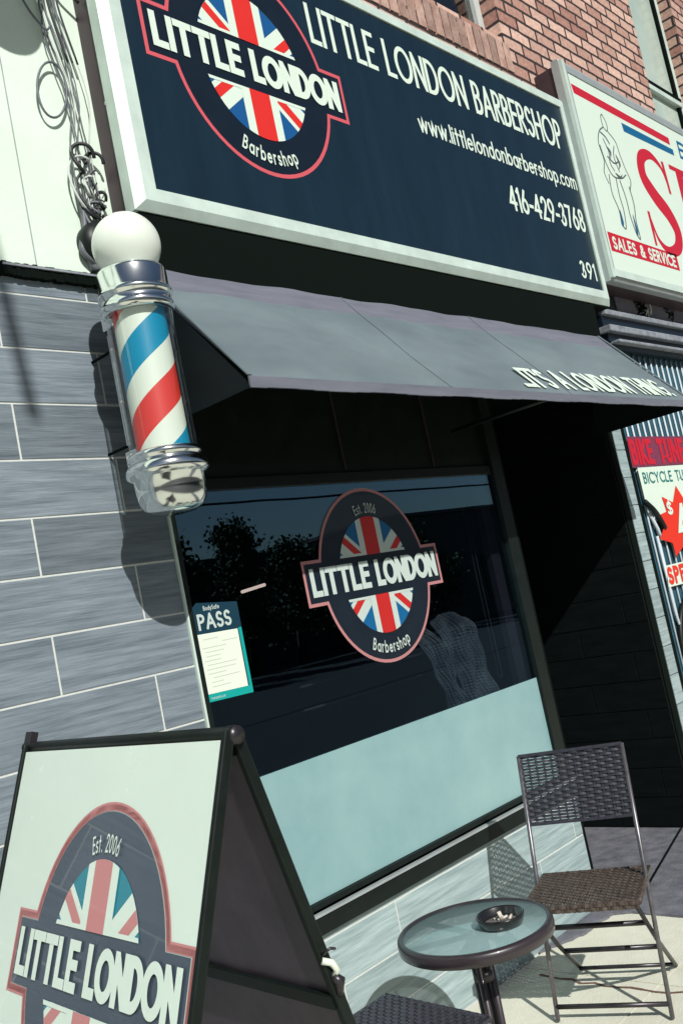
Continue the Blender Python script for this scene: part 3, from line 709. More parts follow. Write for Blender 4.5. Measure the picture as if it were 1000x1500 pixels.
tag(mb.build('blind_cord', M['cable_g']), 'looped pale blind cord hanging at the right of the window', 'cord')

# ------------------------------------------------------------------ barber pole
bc = thing('barber_chair', (3.15,4.3,0), 'dark barber chair dimly seen inside the shop behind the logo', 'chair')
mb = MB(); mb.box((2.88,4.02,.48),(3.42,4.55,.62)); mb.build('seat', M['rim'], bc, bevel=.04)
mb = MB(); mb.hexa([(2.9,4.5,.6),(3.4,4.5,.6),(3.4,4.62,.6),(2.9,4.62,.6),(2.92,4.66,1.22),(3.38,4.66,1.22),(3.38,4.76,1.22),(2.92,4.76,1.22)]); mb.build('backrest', M['rim'], bc, bevel=.03)
for x in (2.82,3.42):
    mb = MB(); mb.tube([(x+.03,4.5,.62),(x+.03,4.5,.80),(x+.03,4.08,.80),(x+.03,4.05,.60)], .022, 8); mb.build('armrest', M['chrome'], bc)
mb = MB(); mb.lathe((3.15,4.3,0), [(.0005,.0),(.27,.0),(.27,.03),(.06,.07),(.05,.48),(.0005,.48)], 28); mb.build('base', M['chrome'], bc)
wl = thing('streak_tube', (3.62,4.06,1.82), 'added glowing tube inside the shop for a pinkish streak in the window', 'lamp')  # glowing tube added to stand in for a reflected streak on the glass
em = mat('streak_glow', (.9,.7,.65), .5); em.node_tree.nodes['Principled BSDF'].inputs['Emission Color'].default_value = (1,.72,.66,1); em.node_tree.nodes['Principled BSDF'].inputs['Emission Strength'].default_value = 2.2
mb = MB(); mb.tube([(3.52,4.06,1.815),(3.70,4.06,1.835)], .009, 8); mb.build('tube', em, wl)
mb = MB(); mb.box((3.50,4.085,1.845),(3.72,4.10,1.87)); mb.build('streak_hood', M['black'], wl)
mr_ = thing('wall_mirror', (2.4,7.3,1.0), 'tall framed mirror on the far wall inside the dark shop', 'mirror')
mb = MB(); mb.box((2.0,7.44,.9),(2.9,7.499,2.1)); mb.build('frame', M['purple'], mr_)
mb = MB(); mb.box((2.06,7.43,.96),(2.84,7.439,2.04)); mb.build('glass', M['chrome'], mr_)
PX, PY_ = 1.763, 2.257
bp_ = thing('barber_pole', (PX,PY_,1.98), 'chrome barber pole with white globe and red, white and blue stripes', 'barber pole')
mb = MB(); mb.lathe((PX+.002,PY_,2.822), [(.1045*math.sin(math.radians(a)), -.1045*math.cos(math.radians(a))) for a in range(30,181,5)], 56); mb.build('globe', M['opal'], bp_)
pr_ = [(.085,2.752),(.09,2.745),(.122,2.738),(.127,2.728),(.129,2.672),(.134,2.668),(.1375,2.660),(.135,2.652),(.129,2.648),(.128,2.630),(.134,2.626),(.136,2.617),(.133,2.608),(.126,2.600),(.108,2.598),(.10,2.61)]
mb = MB(); mb.lathe((PX,PY_,0), [(r*.83, z) for r, z in pr_], 64); mb.build('top_cap', M['chrome'], bp_)
pr_ = [(.10,2.14),(.112,2.172),(.128,2.170),(.134,2.163),(.134,2.152),(.126,2.147),(.128,2.140),(.140,2.135),(.148,2.125),(.151,2.113),(.148,2.102),(.136,2.094),(.128,2.091),(.126,2.050),(.120,2.020),(.105,1.998),(.080,1.987),(.045,1.982),(.0005,1.981)]
mb = MB(); mb.lathe((PX,PY_,0), [(r*.83, z) for r, z in pr_], 64); mb.build('bottom_cap', M['chrome'], bp_)
mb = MB(); mb.lathe((PX,PY_,0), [(.0800,2.12),(.0800,2.62)], 64); mb.build('striped_cylinder', stripe_mat('barber_stripes'), bp_, loc=(0,0,0))
mb = MB(); mb.lathe((PX,PY_,0), [(.102,2.15),(.102,2.605)], 64); mb.build('glass_cylinder', M['tube'], bp_)
mb = MB(); mb.box((PX-.028,PY_+.105,2.12),(PX+.028,PY_+.117,2.70)); mb.build('bracket', M['steel'], bp_, bevel=.003)
for zz in (2.55,2.24):
    mb = MB(); mb.tube([(PX+.01,PY_+.11,zz),(PX+.01,D-.002,zz)], .005, 8); mb.build('wall_stud', M['blackm'], bp_)
for zz in (2.585, 2.13):
    mb = MB(); mb.box((PX-.055,PY_+.062,zz),(PX-.030,PY_+.12,zz+.07)); mb.build('clasp', M['chrome'], bp_, bevel=.003)
mb = MB(); mb.box((PX-.050,PY_+.098,2.22),(PX-.040,PY_+.112,2.57)); mb.build('side_rod', M['alug'], bp_, bevel=.002)

# ------------------------------------------------------------------ sandwich board
k = .75
bo = V((1.0852,1.9207,-.5601))*k + V((0,0,1.6))
u = V((-.088,-.996,0)).normalized(); vv = V((.3595,-.0256,.9328)); vv = (vv-u*vv.dot(u)).normalized(); nn = u.cross(vv).normalized()
if nn.x > 0: nn = -nn
bd = thing('sandwich_board', (1.15,1.47,0), 'white folding pavement sign with LITTLE LONDON flag logo in black frame', 'sandwich board')
pb = Plane(bo, u, vv, nn)
uL, uR, vT, vB = -.545*k, .409*k, .387*k, -1.60*k+.05
vB = -(bo.z-.10)/vv.z
mb = MB(); mb.obox(pb.p(uL+.004,vB,-.006), u*(uR-uL-.014), vv*(vT-vB), nn*.006); mb.build('front_panel', M['boardw'], bd)
for uu in (uL-.010, uR-.006):
    mb = MB(); mb.obox(pb.p(uu,-bo.z/vv.z+.002,-.014), u*.010, vv*(vT+bo.z/vv.z+.012), nn*.019); mb.build('leg', M['black'], bd, bevel=.003)
mb = MB(); mb.tube([pb.p(uL-.030,vT+.012,-.012),pb.p(uR+.002,vT+.012,-.012)], .0100, 8); mb.build('top_bar', M['black'], bd)
mb = MB(); mb.obox(pb.p(uL-.03,vT+.012,-.02), u*.03, vv*.03, nn*.014); mb.obox(pb.p(uL-.022,-.13*k+.31*k,-.02), u*.012, vv*.035, nn*.014)
mb.lathe((0,0,0), [(.0001,-.012),(.014,-.012),(.014,.012),(.0001,.012)], 12)
hp = pb.p(uR-.008,vT+.010,-.018)
for i in range(len(mb.v)-48, len(mb.v)):
    a = mb.v[i]; mb.v[i] = tuple(hp + u*a[2] + V((a[0],0,a[1])))
mb.each('hinge', M['steel'], bd)
logo(bd, pb, (.782*k/.838), (M['boardr'],M['boardn'],M['boardw'],M['boardr'],M['boardb']), gap=.002, ctr=(.003*k,-.004*k))
# rear half, leaning the other way
rt = pb.p(0,vT+.008,-.018); rx = V((math.sin(math.radians(13.4)),0,-math.cos(math.radians(13.4)))); rn = V((math.cos(math.radians(13.4)),0,math.sin(math.radians(13.4))))
RL = (rt.z+.0)/(-rx.z)-.004
def rp(uu, d, o=0): q = rt + u*uu + rx*d + rn*o; return q
for uu in (uL-.0, uR-.022):
    mb = MB(); mb.obox(rp(uu,0,0), u*.014, rx*RL, rn*.020); mb.build('leg', M['black'], bd, bevel=.003)
mb = MB(); mb.obox(rp(uL+.02,.03,.006), u*(uR-uL-.04), rx*(RL-.18), rn*.006); mb.build('rear_panel', M['inner'], bd)
mb = MB(); mb.obox(rp(uL+.018,.43,-.004), u*(uR-uL-.036), rx*.022, rn*.008); mb.obox(rp(uL+.018,.0,-.004), u*(uR-uL-.036), rx*.03, rn*.008); mb.each('cross_bar', M['black'], bd)
cp = rp(uR-.012,.385,.01)
mb = MB(); mb.tube([cp+u*.004+V((-.012,0,.012)),cp+u*.012+V((.0,0,.006)),cp+u*.010+V((.010,0,-.008)),cp+u*.0+V((.006,0,-.022))], .0055, 8); mb.build('clamp', M['paper'], bd)
mb = MB(); mb.tube([cp+u*.004+V((.004,0,-.016)),cp+u*.008+V((.012,0,-.026)),cp+u*.004+V((.01,0,-.046))], [.007,.010,.006], 8); mb.tube([cp+u*.004+V((-.01,0,.02)),cp+u*.02+V((-.004,0,.03)),cp+u*.012+V((.012,0,.022))], .0025, 5); mb.each('clamp_knob', M['steel'], bd)

# ------------------------------------------------------------------ bistro chair
def weave(mb, o, ux, uy, n, w, h, nx, ny, amp, sw, th, sag=0., m=0):
    """rows run along ux, stakes along uy; o is a corner."""
    o, ux, uy, n = V(o), V(ux), V(uy), V(n)
    def sg(a, b): return -sag*math.sin(PI*a)
    for j in range(ny):
        v = (j+.5)/ny; pts = []
        N = nx*4
        for i in range(N+1):
            a = i/N; ph = math.cos(PI*(a*nx) + PI*(j % 2))
            pts.append(o+ux*w*a+uy*h*v+n*(amp*ph+sg(a, v)))
        mb.ribbon(pts, n, sw, th, m)
    for i in range(nx+1):
        a = min(max(i/nx, .01), .99); pts = []
        for j in range(ny+1): pts.append(o+ux*w*a+uy*h*j/ny+n*sg(a, j/ny))
        mb.ribbon(pts, n, sw*.62, th*1.2, m)
f0 = V((3.076,1.768,0)); bb = V((.94,.34,0)).normalized(); ww = V((-.34,.94,0)).normalized()
def L(b, w, z): return f0 + bb*b + ww*w + V((0,0,z))
def post(z, w, off=0.): return L(.27*z+off, w, z)
WC = .40
ch = thing('bistro_chair', f0+bb*.2+ww*.2, 'folding rattan bistro chair facing the round table by the doorway', 'chair')
for w in (0, WC):
    mb = MB(); mb.tube([post(.006,w),post(.45,w),post(.905,w)], .0085, 8); mb.build('back_post', M['steelg'], ch)
    wi = w+.018 if w == 0 else w-.018
    mb = MB(); mb.tube([L(-.10,wi,.432),L(.16,wi,.21),L(.43,wi,.010)], .0085, 8); mb.build('leg', M['steel'], ch)
mb = MB(); mb.tube([post(.05,0,),post(.05,WC)], .009, 8); mb.tube([L(.39,.018,.03),L(.39,WC-.018,.03)], .008, 8); mb.tube([L(.22,.018,.165),L(.22,WC-.018,.165)], .010, 8); mb.tube([L(.03,.018,.322),L(.03,WC-.018,.322)], .010, 8)
mb.each('stretcher', M['steel'], ch)
pn = (bb - V((0,0,.27))).normalized()*-1; pu = (post(.9,0)-post(.6,0)).normalized()
bkh = (post(.902,0)-post(.655,0)).length
mb = MB(); weave(mb, post(.655,.006), ww, pu, pn, WC-.012, bkh, 13, 23, .0050, .0092, .0022)
mb.ribbon([post(.904,.0)+pn*.002, post(.904,WC)+pn*.002], pn, .012, .012); mb.ribbon([post(.655,.0), post(.655,WC)], pn, .010, .010)
mb.build('backrest', M['rattan'], ch)
mb = MB(); o = L(-.125,.006,.452); weave(mb, o, ww, bb, (0,0,1), WC-.012, .355, 17, 26, .0045, .0118, .003)
mb.build('seat', M['rattanb'], ch)
mb = MB(); mb.box((0,0,0),(1,1,1)); mb = MB()
for q in (((-.128,0),(-.128,WC)),((.232,0),(.232,WC)),((-.128,0),(.232,0)),((-.128,WC),(.232,WC))):
    mb.tube([L(q[0][0],q[0][1],.446),L(q[1][0],q[1][1],.446)], .0095, 8)
weave(mb, L(-.138,.0,.428), ww, V((0,0,1)), -bb, WC, .028, 20, 2, .003, .012, .002)
mb.build('seat_frame', M['rattanb'], ch)

# second seat (only its woven seat and front show)
st = thing('woven_seat', (1.90,1.95,0), 'dark woven rattan seat low beside the sandwich board, below the round table', 'chair')
a0 = V((1.700,1.748,.45)); ux = V((.392,-.004,0)).normalized(); uy = V((.03,.40,0)).normalized()
mb = MB(); weave(mb, a0, ux, uy, (0,0,1), .385, .40, 22, 26, .0045, .0125, .003); mb.build('seat', M['rattan'], st)
mb = MB(); q = [a0, a0+ux*.385, a0+ux*.385+uy*.40, a0+uy*.40]
for i in range(4): mb.tube([q[i]+V((0,0,-.006)), q[(i+1) % 4]+V((0,0,-.006))], .010, 8)
mb.build('seat_frame', M['rattan'], st)
for p_ in q:
    mb = MB(); mb.tube([p_+V((0,0,-.008)), V((p_.x,p_.y,.0))+(p_-q[0]-ux*.19-uy*.2)*.12+V((0,0,.009))], .009, 8); mb.build('leg', M['steel'], st)

# ------------------------------------------------------------------ table and ashtray
tc = V((2.39,1.98,0)); tr = .245; th_ = .56
tb = thing('bistro_table', tc, 'small round bistro table with frosted glass top between the rattan chairs', 'table')
mb = MB(); mb.lathe(tc, [(tr-.020,th_-.004),(tr-.016,th_+.0035),(tr-.006,th_+.003),(tr,th_-.004),(tr+.0015,th_-.018),(tr,th_-.034),(tr-.010,th_-.036),(tr-.014,th_-.010),(tr-.020,th_-.004)], 72); mb.build('rim', M['rim'], tb)
mb = MB(); mb.lathe(tc, [(.0005,th_),(tr-.017,th_),(tr-.0165,th_-.006),(.0005,th_-.006)], 72); mb.build('glass_top', M['tabletop'], tb)
mb = MB()
for a in (20,80,140,200,260,320):
    a = math.radians(a)
    mb.obox(tc+V((math.cos(a)*.02-math.sin(a)*.008, math.sin(a)*.02+math.cos(a)*.008, th_-.030)), V((math.cos(a),math.sin(a),0))*(tr-.04), V((math.sin(a),-math.cos(a),0))*.016, V((0,0,.012)))
mb.each('top_support', M['rim'], tb)
for a in (15,105,195,285):
    a = math.radians(a); dx, dy = math.cos(a), math.sin(a); mb = MB()
    mb.tube([tc+V((dx*.026,dy*.026,th_-.03)), tc+V((dx*.024,dy*.024,.14)), tc+V((dx*.05,dy*.05,.085)), tc+V((dx*.12,dy*.12,.045)), tc+V((dx*.235,dy*.235,.010))], .012, 8)
    mb.build('leg', M['rim'], tb)
mb = MB(); mb.lathe(tc, [(.0005,.40),(.034,.40),(.034,.43),(.0005,.43)], 20); mb.lathe(tc, [(.0005,.17),(.034,.17),(.034,.19),(.0005,.19)], 20); mb.each('collar', M['steel'], tb)
ac = V((2.418,1.893,th_+.0008))
at_ = thing('ashtray', ac, 'round black ashtray with cigarette ends on the glass table', 'ashtray')
mb = MB(); mb.lathe(ac, [(.0005,0),(.056,0),(.068,.006),(.074,.024),(.0755,.031),(.073,.034),(.069,.031),(.064,.012),(.052,.008),(.0005,.008)], 48); mb.build('bowl', M['bowl'], at_)
mb = MB(); mb.lathe(ac, [(.0005,.0125),(.03,.0115),(.055,.0085)], 24); mb.build('ash', M['ash'], at_)
for i in range(6):
    a = random.uniform(0, 2*PI); r0 = random.uniform(.0,.035); p0 = ac+V((r0*math.cos(a), r0*math.sin(a), .015)); b = random.uniform(0,2*PI)
    if i < 2: dv = V((.006*math.cos(b),.006*math.sin(b),.024))
    else: dv = V((.022*math.cos(b),.022*math.sin(b),.005))
    mb = MB(); mb.tube([p0,p0+dv], .0038, 8); mb.build('cigarette_end', M['butt'], at_)

# ------------------------------------------------------------------ cables, puck light, unseen dome at top left
def wiggle(pts, n=14, amp=.0):
    out = []
    P = [V(p) for p in pts]; P = [P[0]*2-P[1]]+P+[P[-1]*2-P[-2]]
    for i in range(1, len(P)-2):
        for k in range(n):
            t = k/n; a, b, c, d = P[i-1:i+3]
            q = .5*((2*b)+(c-a)*t+(2*a-5*b+4*c-d)*t*t+(3*b-a-3*c+d)*t**3)
            out.append(q+V((random.uniform(-amp,amp),0,random.uniform(-amp,amp))))
    out.append(P[-2]); return out
yw = D-.015
cb = thing('cable_bundle', (1.85,yw,2.95), 'tangle of black and grey wires running down the white plaster beside the sign', 'cables')
mbs = {'g': MB(), 'b': MB(), 'w': MB()}
for i in range(6):
    x = 1.865+random.uniform(-.045,.045); pts = []
    for z in (4.6,4.2,3.95,3.72,3.5,3.3,3.12,3.0):
        xc = x+.05*(4-z)*-.05+random.uniform(-.030,.030)-(.035 if z > 3.6 else 0); pts.append((xc, yw-random.uniform(0,.02), z))
    mbs['gwgwg'[i % 5]].tube(wiggle(pts, 8, .001), random.choice([.0016,.0022,.003]), 6)
for i in range(4):
    x = 1.80+.02*i; mbs['b' if i % 2 else 'g'].tube(wiggle([(x,yw-.02,4.5),(x+.03,yw-.03,4.1),(x+.01,yw-.02,3.86),(x+.05,yw-.02,3.62)], 8), .0035, 6)
mbs['g'].tube([(1.795+.055*math.cos(a)+.02*math.sin(a), yw-.01, 3.50+.105*math.sin(a)) for a in [2*PI*t/30 for t in range(30)]], .0042, 6, closed=True)
mbs['g'].tube(wiggle([(1.70,yw,4.05),(1.74,yw-.01,3.82),(1.80,yw-.02,3.72),(1.83,yw-.02,3.74)], 8), .004, 6)
mbs['b'].tube(wiggle([(1.84,yw-.02,3.90),(1.87,yw-.03,3.93),(1.90,yw-.03,3.90),(1.955,yw-.03,3.86)], 8), .006, 6)
def loop(mb, cx, cz, rx, rz, a0, a1, r, tilt=0.):
    pts = []
    for i in range(26):
        a = math.radians(a0+(a1-a0)*i/25); x, z = rx*math.cos(a), rz*math.sin(a)
        pts.append((cx+x*math.cos(tilt)-z*math.sin(tilt), yw-.02-.01*math.sin(a*2), cz+x*math.sin(tilt)+z*math.cos(tilt)))
    mb.tube(pts, r, 6)
loop(mbs['b'], 1.862,3.262,.042,.055,10,250,.0065); loop(mbs['b'], 1.900,3.245,.034,.050,20,190,.006, -.2); loop(mbs['b'], 1.875,3.13,.052,.085,90,300,.005,.2)
loop(mbs['b'], 1.905,3.12,.016,.030,0,340,.006); loop(mbs['b'], 1.88,3.09,.05,.045,180,330,.007,.1); loop(mbs['w'], 1.85,3.17,.055,.10,60,330,.004); loop(mbs['g'], 1.875,3.05,.045,.06,40,300,.005)
for i in range(10): loop(mbs['bgw'[i % 3]], 1.885+random.uniform(-.02,.02), 3.14+random.uniform(-.09,.09), random.uniform(.012,.03), random.uniform(.02,.06), random.uniform(0,180), random.uniform(200,400), random.choice([.002,.0028,.004]), random.uniform(-.5,.5))
mbs['g'].tube(wiggle([(1.83,yw-.01,3.12),(1.825,yw-.01,3.02),(1.80,yw-.01,2.93),(1.86,yw-.01,2.88)], 8), .011, 8)
mbs['b'].build('black_cable', M['cable_b'], cb); mbs['g'].build('grey_cable', M['cable_g'], cb); mbs['w'].build('white_cable', M['cable_w'], cb)
pk = thing('round_fixture', (1.885,D-.03,2.96), 'black round electrical fitting on the plaster, half behind the white globe', 'fixture')
def disc_y(mb, c, prof, seg=36):
    i0 = len(mb.v); mb.lathe((0,0,0), prof, seg)
    for i in range(i0, len(mb.v)):
        a = mb.v[i]; mb.v[i] = (c[0]+a[0], c[1]-a[2], c[2]+a[1])
mb = MB(); disc_y(mb, (1.872,D-.002,2.962), [(.075,0),(.078,.03),(.070,.055),(.04,.065),(.0005,.067)]); mb.build('housing', M['black'], pk)
mb = MB(); mb.obox((1.850,D-.075,2.925), (.016,0,-.034), (0,.006,0), (.012,0,.007)); mb.build('label_plate', M['white'], pk)
mb = MB(); mb.tube([(1.84,D-.012,2.93),(1.85,D-.012,2.87)], .022, 10); mb.build('conduit', M['ledge'], pk)
dm = thing('unseen_dome', (1.47,D-.45,4.24), 'unseen blue grey dome on the plaster, placed for its round shadow', 'lamp')  # unseen dome above the view, set to cast a round shadow
DC = V((1.47,D-.45,4.22))
mb = MB(); mb.lathe(DC, [(.16*math.sin(math.radians(a)), -.16*math.cos(math.radians(a))) for a in range(0,91,6)]+[(.163,.01),(.163,.03),(.0005,.035)], 40); mb.build('dome', M['lampgrey'], dm)
mb = MB(); mb.box((DC.x-.02,DC.y,DC.z+.036),(DC.x+.02,D-.001,DC.z+.07)); mb.build('arm', M['alug'], dm)

# unseen street pole behind the viewpoint, set so its hanging rod shades the tiles
S_DIR = V((.40,1.,-.88))
lp = thing('unseen_pole', (-.9,-1.75,0), 'unseen galvanised pole with side arm, its rod set to shadow the tiles', 'pole')
T0 = 4.0
def cast(x, z): return V((x,D,z))-S_DIR*T0
a, b = cast(1.532,2.367), cast(1.497,2.86)
mb = MB(); mb.tube([(-.9,-1.75,0),(-.9,-1.75,7.6)], [.08,.05], 12); mb.build('pole', M['zinc'], lp)
c_ = a+(b-a)*2.2
mb = MB(); mb.tube([(-.9,-1.75,7.4),(-.3,-1.6,c_.z+.25),tuple(c_)], .03, 8); mb.build('arm', M['zinc'], lp)
mb = MB(); mb.tube([tuple(a),tuple(c_)], .022, 8); mb.build('hanging_rod', M['zinc'], lp)

# ------------------------------------------------------------------ neighbouring bicycle shop
nb = thing('bicycle_shop', (6.5,D,0), 'neighbouring bicycle shop front with blue slatted shutter and grey fascia', 'building')
mb = MB(); mb.box((5.267,D-.004,-.13),(5.272,D+.3,2.93)); mb.build('corner_trim', M['blackm'], nb)
mb = MB(); mb.box((5.2725,D+.002,-.13),(5.385,D+.3,3.0)); mb.build('pillar', M['grout'], nb)
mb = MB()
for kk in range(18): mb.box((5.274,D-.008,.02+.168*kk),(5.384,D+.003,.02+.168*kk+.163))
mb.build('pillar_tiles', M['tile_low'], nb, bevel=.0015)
mb = MB(); mb.box((5.386,D+.02,-.13),(12,D+.3,.35)); mb.box((5.386,D+.12,.35),(12,D+.3,2.6)); mb.build('shop_wall', M['blackm'], nb)
mb = MB(); mb.box((5.386,D-.006,.02),(5.43,D+.02,2.90)); mb.build('window_jamb', M['blackm'], nb)
mb = MB()
x = 5.445
while x < 8.4:
    mb.box((x,D+.022,.40),(x+.066,D+.03,2.86)); x += .082
mb.build('shutter_backing', M['slatb'], nb)
mb = MB(); x = 5.446+.07
while x < 8.4:
    mb.tube([(x,D+.015,.40),(x,D+.015,2.82)], .0065, 6); x += .082
mb.build('shutter_bars', M['slat'], nb)
mb = MB()
mb.box((5.47,D-.05,3.050),(12,D+.1,3.085)); mb.box((5.45,D-.07,2.935),(12,D+.1,2.978)); mb.box((5.50,D-.085,2.862),(12,D+.1,2.882)); mb.each('ledge', M['ledge'], nb, bevel=.006)
mb = MB(); mb.box((5.46,D-.02,2.978),(12,D+.1,3.05)); mb.box((5.47,D-.03,2.882),(12,D+.1,2.935)); mb.box((5.50,D-.04,2.835),(12,D+.1,2.862)); mb.box((5.40,D+.001,3.05),(5.74,D+.1,3.30)); mb.each('ledge_recess', M['navyd'], nb)
mb = MB(); mb.box((5.742,D-.006,3.086),(12,D+.1,3.262)); mb.build('fascia_panel', M['fascia'], nb)
mb = MB(); mb.box((5.5,D-.002,3.263),(12,D+.1,3.45)); mb.build('under_sign', M['blackm'], nb)
# graffiti strokes on the fascia
pf = Plane((0,D-.0065,0), (1,0,0), (0,0,1), (0,-1,0))
mb = MB(); random.seed(11)
for cx in (6.06,6.52,7.0,7.6):
    for i in range(9 if cx < 6.3 else 5):
        p = [(cx+random.uniform(-.06,.14), 3.19+random.uniform(-.09,.06)) for _ in range(4)]
        w = wiggle([(q[0],0,q[1]) for q in p], 5); w = [(q.x, min(max(q.z, 3.095), 3.255)) for q in w]
        pf.put(mb, [(0, s) for s in stroke_polys(w, random.uniform(.006,.016))], .0006+i*.0002)
mb.build('graffiti', M['blackm'], nb)
mb = MB()
pf.put(mb, [(0, s) for s in stroke_polys(arc(6.22,3.185,.035,.05,100,-80,8), .020)], .003); pf.put(mb, [(0, s) for s in stroke_polys([(6.15,3.12),(6.2,3.16),(6.19,3.10)], .012)], .003)
mb.build('graffiti_highlight', M['white'], nb)

ns = thing('bicycle_shop_sign', (7.5,2.357,3.26), 'white sign with red and blue stripes reading SP and SALES & SERVICE', 'sign')
ny = D-.2
mb = MB(); mb.box((5.362,ny+.03,3.205),(10.6,D-.002,4.60)); mb.build('cabinet', M['brown'], ns)
mb = MB(); frame(mb, (5.352,3.20,10.62,4.625), (5.405,3.27,10.56,4.545), ny+.02, ny, ny+.02, .5); mb.build('frame', M['alug'], ns)
mb = MB(); mb.box((5.375,ny-.002,3.225),(10.58,ny+.0,3.27)); mb.box((5.352,ny-.003,3.215),(5.385,ny+.02,4.61)); mb.each('edge_lip', M['alu'], ns)
mb = MB(); mb.box((5.39,ny+.006,3.26),(10.58,ny+.02,4.56)); mb.build('face_panel', M['signw'], ns)
pn_ = Plane((0,ny+.006,0), (1,0,0), (0,0,1), (0,-1,0))
mb = MB(); mb.poly([pn_.p(*q,.0008) for q in ((5.44,4.415),(6.83,4.40),(6.83,4.455),(5.425,4.475))])
mb.build('red_stripe', M['signred'], ns); mb = MB(); mb.poly([pn_.p(*q,.0008) for q in ((5.437,3.392),(6.43,3.392),(6.43,3.508),(5.435,3.515))]); mb.build('red_band', M['signred'], ns)
mb = MB(); mb.poly([pn_.p(*q,.0008) for q in ((6.06,4.315),(6.86,4.325),(6.86,4.372),(6.05,4.375))])
mb.build('blue_stripe', M['signblue'], ns); mb = MB(); pn_.put(mb, text_polys('BICYCLES', 6.97, 8.9, 4.33, .14, .17, .14), .0008); mb.build('blue_lettering', M['signblue'], ns)
# serif S P, drawn as strokes of changing width
def vstroke(pts, ws):
    P = [V((p[0],p[1],0)) for p in pts]; out = []; Lp = []; Rp = []
    for i in range(len(P)):
        t = (P[min(i+1,len(P)-1)]-P[max(i-1,0)]).normalized(); n = V((-t.y,t.x,0))*ws[i]/2; Lp.append(P[i]+n); Rp.append(P[i]-n)
    return [(0,[(Lp[i].x,Lp[i].y),(Rp[i].x,Rp[i].y),(Rp[i+1].x,Rp[i+1].y),(Lp[i+1].x,Lp[i+1].y)]) for i in range(len(P)-1)]
def spl(pts, n=8): return [(q.x, q.z) for q in wiggle([(p[0],0,p[1]) for p in pts], n)]
mb = MB()
Sx = spl([(6.60,4.02),(6.55,4.16),(6.40,4.225),(6.24,4.17),(6.20,4.03),(6.32,3.91),(6.48,3.81),(6.56,3.69),(6.50,3.57),(6.34,3.52),(6.20,3.58),(6.14,3.74)], 6)
n = len(Sx); ws = [.02+.12*math.sin(PI*min(1,max(0,(i/(n-1)))))**1.6 for i in range(n)]
pn_.put(mb, vstroke(Sx, ws), .0008)
mb.poly([pn_.p(*q,.0012) for q in ((6.57,4.22),(6.61,4.22),(6.62,3.98),(6.585,3.98))]); mb.poly([pn_.p(*q,.0012) for q in ((6.12,3.53),(6.15,3.53),(6.155,3.77),(6.12,3.77))])
mb.build('red_lettering', M['signred'], ns); mb = MB()
mb.poly([pn_.p(*q,.0008) for q in ((6.80,3.53),(6.92,3.53),(6.92,4.21),(6.80,4.21))])
for z in (3.52,4.19): mb.poly([pn_.p(*q,.0012) for q in ((6.70,z),(7.02,z),(7.02,z+.035),(6.70,z+.035))])
Px = spl([(6.92,4.19),(7.12,4.19),(7.27,4.10),(7.27,3.95),(7.12,3.86),(6.92,3.85)], 6); n = len(Px)
pn_.put(mb, vstroke(Px, [.03+.10*math.sin(PI*i/(n-1))**2 for i in range(n)]), .0016)
mb.build('red_lettering', M['signred'], ns); mb = MB()
pn_.put(mb, text_polys('ORTS', 7.45, 9.9, 3.54, .66, .16, .15), .0008)
mb.build('red_lettering', M['signred'], ns)
mb = MB(); pn_.put(mb, text_polys('SALES & SERVICE', 5.475, 6.39, 3.408, .086, .20, .10), .0014); mb.build('white_lettering', M['signw'], ns)
# line drawing of a cyclist figure
mb = MB(); random.seed(3)
fig = [[(5.80,4.33),(5.77,4.36),(5.745,4.33),(5.75,4.27),(5.79,4.25),(5.81,4.29),(5.80,4.33)],
 [(5.75,4.27),(5.67,4.22),(5.62,4.13),(5.64,4.02),(5.60,3.93),(5.63,3.86)],[(5.80,4.25),(5.88,4.20),(5.90,4.12),(5.93,4.03),(5.97,3.95),(5.93,3.88)],
 [(5.70,4.18),(5.74,4.10),(5.72,4.02),(5.76,3.97)],[(5.84,4.16),(5.80,4.08),(5.83,3.98)],[(5.63,4.12),(5.66,4.0),(5.72,3.93),(5.84,3.94),(5.92,3.98)],
 [(5.66,3.93),(5.64,3.80),(5.68,3.70),(5.67,3.60)],[(5.75,3.92),(5.74,3.80),(5.75,3.70),(5.72,3.58),(5.67,3.60)],[(5.80,3.92),(5.83,3.80),(5.83,3.68),(5.86,3.56)],[(5.92,3.90),(5.93,3.78),(5.90,3.66),(5.90,3.54),(5.86,3.56)],
 [(5.70,4.06),(5.78,4.03),(5.86,4.06)],[(5.68,4.22),(5.74,4.20),(5.78,4.16)]]
for i, s in enumerate(fig): pn_.put(mb, [(0,q) for q in stroke_polys(spl(s, 5), .009)], .0008+.00015*i)
for q_ in ([(5.72,4.13),(5.76,4.10),(5.74,4.05)],[(5.83,4.10),(5.86,4.04),(5.83,4.0)],[(5.76,3.96),(5.82,3.94),(5.86,3.97)]): pn_.put(mb, vstroke(spl(q_, 4), [.005,.01,.016,.02,.02,.016,.01,.006,.004]), .0030)
mb.build('figure_drawing', M['sketch'], ns)
mb = MB()
for q_ in ([(5.69,3.70),(5.69,3.62),(5.675,3.585)],[(5.87,3.70),(5.875,3.60),(5.87,3.555)]): pn_.put(mb, vstroke(spl(q_, 4), [.004,.01,.016,.02,.024,.024,.02,.014,.004]), .0034)
mb.each('drawing_accent', M['signblue'], ns)

